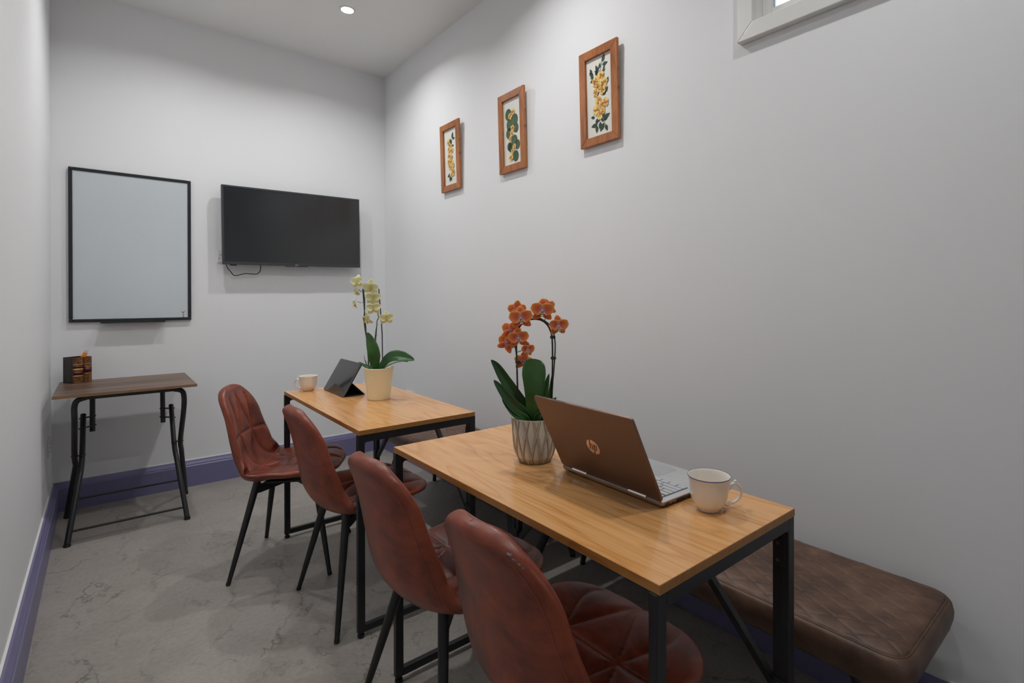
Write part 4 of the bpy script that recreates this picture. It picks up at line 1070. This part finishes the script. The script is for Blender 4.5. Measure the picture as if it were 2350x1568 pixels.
# ------------------------------------------------------------------ framed pressed flowers on the right wall
def art(label, yc, zc, kind):
    """local: s = to the right seen from the room (towards -y), h = up, d = out of the wall (-x)"""
    Wf, Hf, fw, dp = .242, .446, .040, .020
    o = thing('picture_frame', label, 'picture', (-.004, yc, zc-Hf/2), 0); tilt = .030
    o.rotation_euler = (0, -tilt, 0)      # top leans out from the wall
    o.location.x = -.002
    def P(s, h, d): return Vector((-d, -s, h))
    a = Wf/2
    def rail(pts):
        b = B(); b.poly([P(s, h, .004) for s, h in pts], (-1, 0, 0), dp-.004); return b.build('frame_rail', M['pine'], o, bevel=.0025)
    rail([(-a, 0), (a, 0), (a-fw, fw), (-a+fw, fw)]); rail([(-a, Hf), (-a+fw, Hf-fw), (a-fw, Hf-fw), (a, Hf)])
    rail([(-a, 0), (-a+fw, fw), (-a+fw, Hf-fw), (-a, Hf)]); rail([(a, 0), (a, Hf), (a-fw, Hf-fw), (a-fw, fw)])
    b = B(); b.span(P(-a+.01, .01, .001), P(a-.01, Hf-.01, .008)); b.build('backing_board', M['mount'], o)
    iw, ih = Wf-2*fw, Hf-2*fw
    d0 = .0085
    def leaf(s, h, ang, L, wd, mat='pressleaf', par=None, name='pressed_leaf', d=d0):
        b = B(); ca, sa = math.cos(ang), math.sin(ang); n = 7; ring = []
        up_ = [(i/n, wd/2*math.sin(PI*(i/n)**.8)) for i in range(n+1)]
        for x_, w_ in up_ + [(x_, -w_) for x_, w_ in up_[-2:0:-1]]:
            x_ *= L; ring.append(P(s+x_*ca-w_*sa, h+x_*sa+w_*ca, d))
        b.poly(ring, (-1, 0, 0), .0006); return b.build(name, M[mat], o if par is None else par)
    def blossom(s, h, R_, seed, par=None):
        rnd = random.Random(seed); b = B(); k = 5; R_ *= .88; a0 = rnd.uniform(0, 6)
        for i in range(k):
            an = a0+i*2*PI/k+rnd.uniform(-.3, .3); n = 18; cs, ch = s+math.cos(an)*R_*.5, h+math.sin(an)*R_*.5; pts = []
            for j in range(n):
                t_ = 2*PI*j/n; rr_ = R_*.50*(1+.12*math.sin(t_*5+i)+rnd.uniform(-.08, .08)); pts.append(P(cs+math.cos(t_)*rr_*.9, ch+math.sin(t_)*rr_, d0+.0012+i*.0005))
            b.poly(pts, (-1, 0, 0), .0005)
        fl = b.build('pressed_flower', M['presspetal'], o)
        b = B()
        for i in range(7):
            an = rnd.uniform(0, 6.28); L = R_*rnd.uniform(.5, .95); w_ = R_*.10; c_, s__ = math.cos(an), math.sin(an)
            b.poly([P(s, h, d0+.0036+i*.0002), P(s+L*.5*c_-w_*s__, h+L*.5*s__+w_*c_, d0+.0036+i*.0002), P(s+L*c_, h+L*s__, d0+.0036+i*.0002), P(s+L*.5*c_+w_*s__, h+L*.5*s__-w_*c_, d0+.0036+i*.0002)], (-1, 0, 0), .0004)
        b.build('flower_centre', M['pressorange'], fl)
    def stalk(pts):
        B().tube([P(s, h, d0+.0004) for s, h in pts], .0009, 5).build('pressed_stem', M['pressleaf'], o)
    m = Hf/2
    if kind == 'C':
        for i, (s, h, r_) in enumerate(((-.018, .072, .030), (.012, .088, .028), (.030, .052, .030), (-.006, .040, .026), (.022, .020, .024), (-.020, .022, .024), (-.008, -.022, .027), (-.020, -.062, .028), (.016, -.048, .026), (.036, -.040, .026), (.004, -.088, .026), (.020, -.075, .020))): blossom(s, m+h, r_, i+3)
        stalk([(.000, m+.10), (.012, m+.125), (.020, m+.155), (.024, m+.175)])
        for s, h, an, L in ((.024, .148, 1.25, .036), (.022, .135, .1, .034), (-.010, .118, 1.9, .030), (.002, .125, 1.3, .026), (-.008, .110, 2.6, .024), (.012, .098, .5, .032), (.010, .096, -.6, .018), (-.036, .100, 2.4, .036), (-.034, .096, 3.1, .022), (-.030, .088, 3.6, .030), (-.022, .100, 1.0, .040), (-.046, .112, 1.9, .030), (.006, .104, -.9, .018), (-.016, .094, 1.5, .022), (.026, .114, .9, .020)): leaf(s, m+h, an, L, L*.52)
        for s, h, an, L in ((.010, .010, 1.3, .03), (.034, .004, .9, .032), (.040, -.002, 2.6, .036), (.046, .044, 1.2, .03), (-.004, .014, 3.6, .024), (-.032, -.092, 2.9, .026), (-.018, -.100, -1.7, .030)): leaf(s, m+h, an, L, L*.55)
        stalk([(-.016, m-.10), (-.018, m-.13)]); stalk([(.018, m-.10), (.032, m-.135), (.036, m-.15)])
        for s, h, an, L in ((-.018, -.128, 3.2, .038), (-.020, -.132, -1.6, .036), (.004, -.120, -1.8, .034), (.026, -.130, -2.2, .044), (.034, -.140, -1.2, .034), (.022, -.112, .4, .044), (.024, -.116, .0, .022), (.010, -.108, -.9, .022), (.000, -.110, 3.6, .018), (.022, -.105, 1.2, .018)): leaf(s, m+h, an, L, L*.52)
    elif kind == 'B':
        for s, h, r_ in ((-.034, .102, .030), (.024, .062, .030), (-.024, .044, .030), (.034, .014, .024), (-.032, -.004, .028), (.018, -.052, .028), (-.014, -.085, .026), (-.030, -.078, .022), (.044, -.080, .024), (.026, -.140, .028)):
            b = B(); n = 20; b.poly([P(s+math.cos(2*PI*j/n)*r_*.95, m+h+math.sin(2*PI*j/n)*r_*1.1, d0+.0004*((s > 0)+1)) for j in range(n)], (-1, 0, 0), .0006); b.build('pressed_leaf', M['pressleafb'], o)
        for i, (s, h, r_) in enumerate(((.010, .108, .020), (-.016, .088, .022), (.004, .018, .021), (-.006, -.010, .020), (-.020, -.036, .017), (.018, -.086, .020), (-.002, -.108, .016), (-.016, -.140, .026))): blossom(s, m+h, r_, i+40)
    else:
        for i, (s, h, r_) in enumerate(((-.024, .100, .024), (-.012, .078, .020), (-.020, .050, .022), (.012, .040, .026), (-.020, .008, .020), (.004, -.002, .024), (-.026, -.030, .022), (.008, -.040, .028), (-.014, -.062, .024), (.026, -.058, .022), (.016, -.090, .026), (.030, -.110, .022), (.006, -.120, .020))): blossom(s, m+h, r_, i+80)
        stalk([(.010, m+.06), (.018, m+.10), (.022, m+.13)])
        for s, h, an, L in ((.022, .115, 1.35, .044), (.026, .112, .1, .030), (.010, .085, 2.0, .040), (.016, .070, -.1, .026), (.006, .060, -.8, .024), (-.022, -.105, -2.2, .026), (-.024, -.122, 3.1, .026), (-.008, -.128, -1.2, .034), (-.006, -.122, -.2, .022), (-.010, -.118, -1.8, .046)): leaf(s, m+h, an, L, L*.55)
    return o
ZC = 2.163
art('smallest looking, farthest left framed picture of pressed orange and yellow flowers', -1.103, ZC, 'A')
art('middle framed picture of round green leaves and small yellow flowers', -1.782, ZC, 'B')
art('rightmost framed picture of yellow flowers with pointed leaf sprigs', -2.455, ZC, 'C')

# ------------------------------------------------------------------ render look
S.view_settings.view_transform = 'Standard'; S.view_settings.look = 'None'; S.view_settings.exposure = 0; S.view_settings.gamma = 1; S.view_settings.use_curve_mapping = False
S.cycles.use_denoising = True
S.cycles.max_bounces = 7; S.cycles.diffuse_bounces = 4; S.cycles.glossy_bounces = 3; S.cycles.transmission_bounces = 5
S.cycles.use_adaptive_sampling = True; S.cycles.adaptive_threshold = .06; S.cycles.adaptive_min_samples = 16
S.cycles.caustics_reflective = False; S.cycles.caustics_refractive = False
S.cycles.sample_clamp_indirect = 4
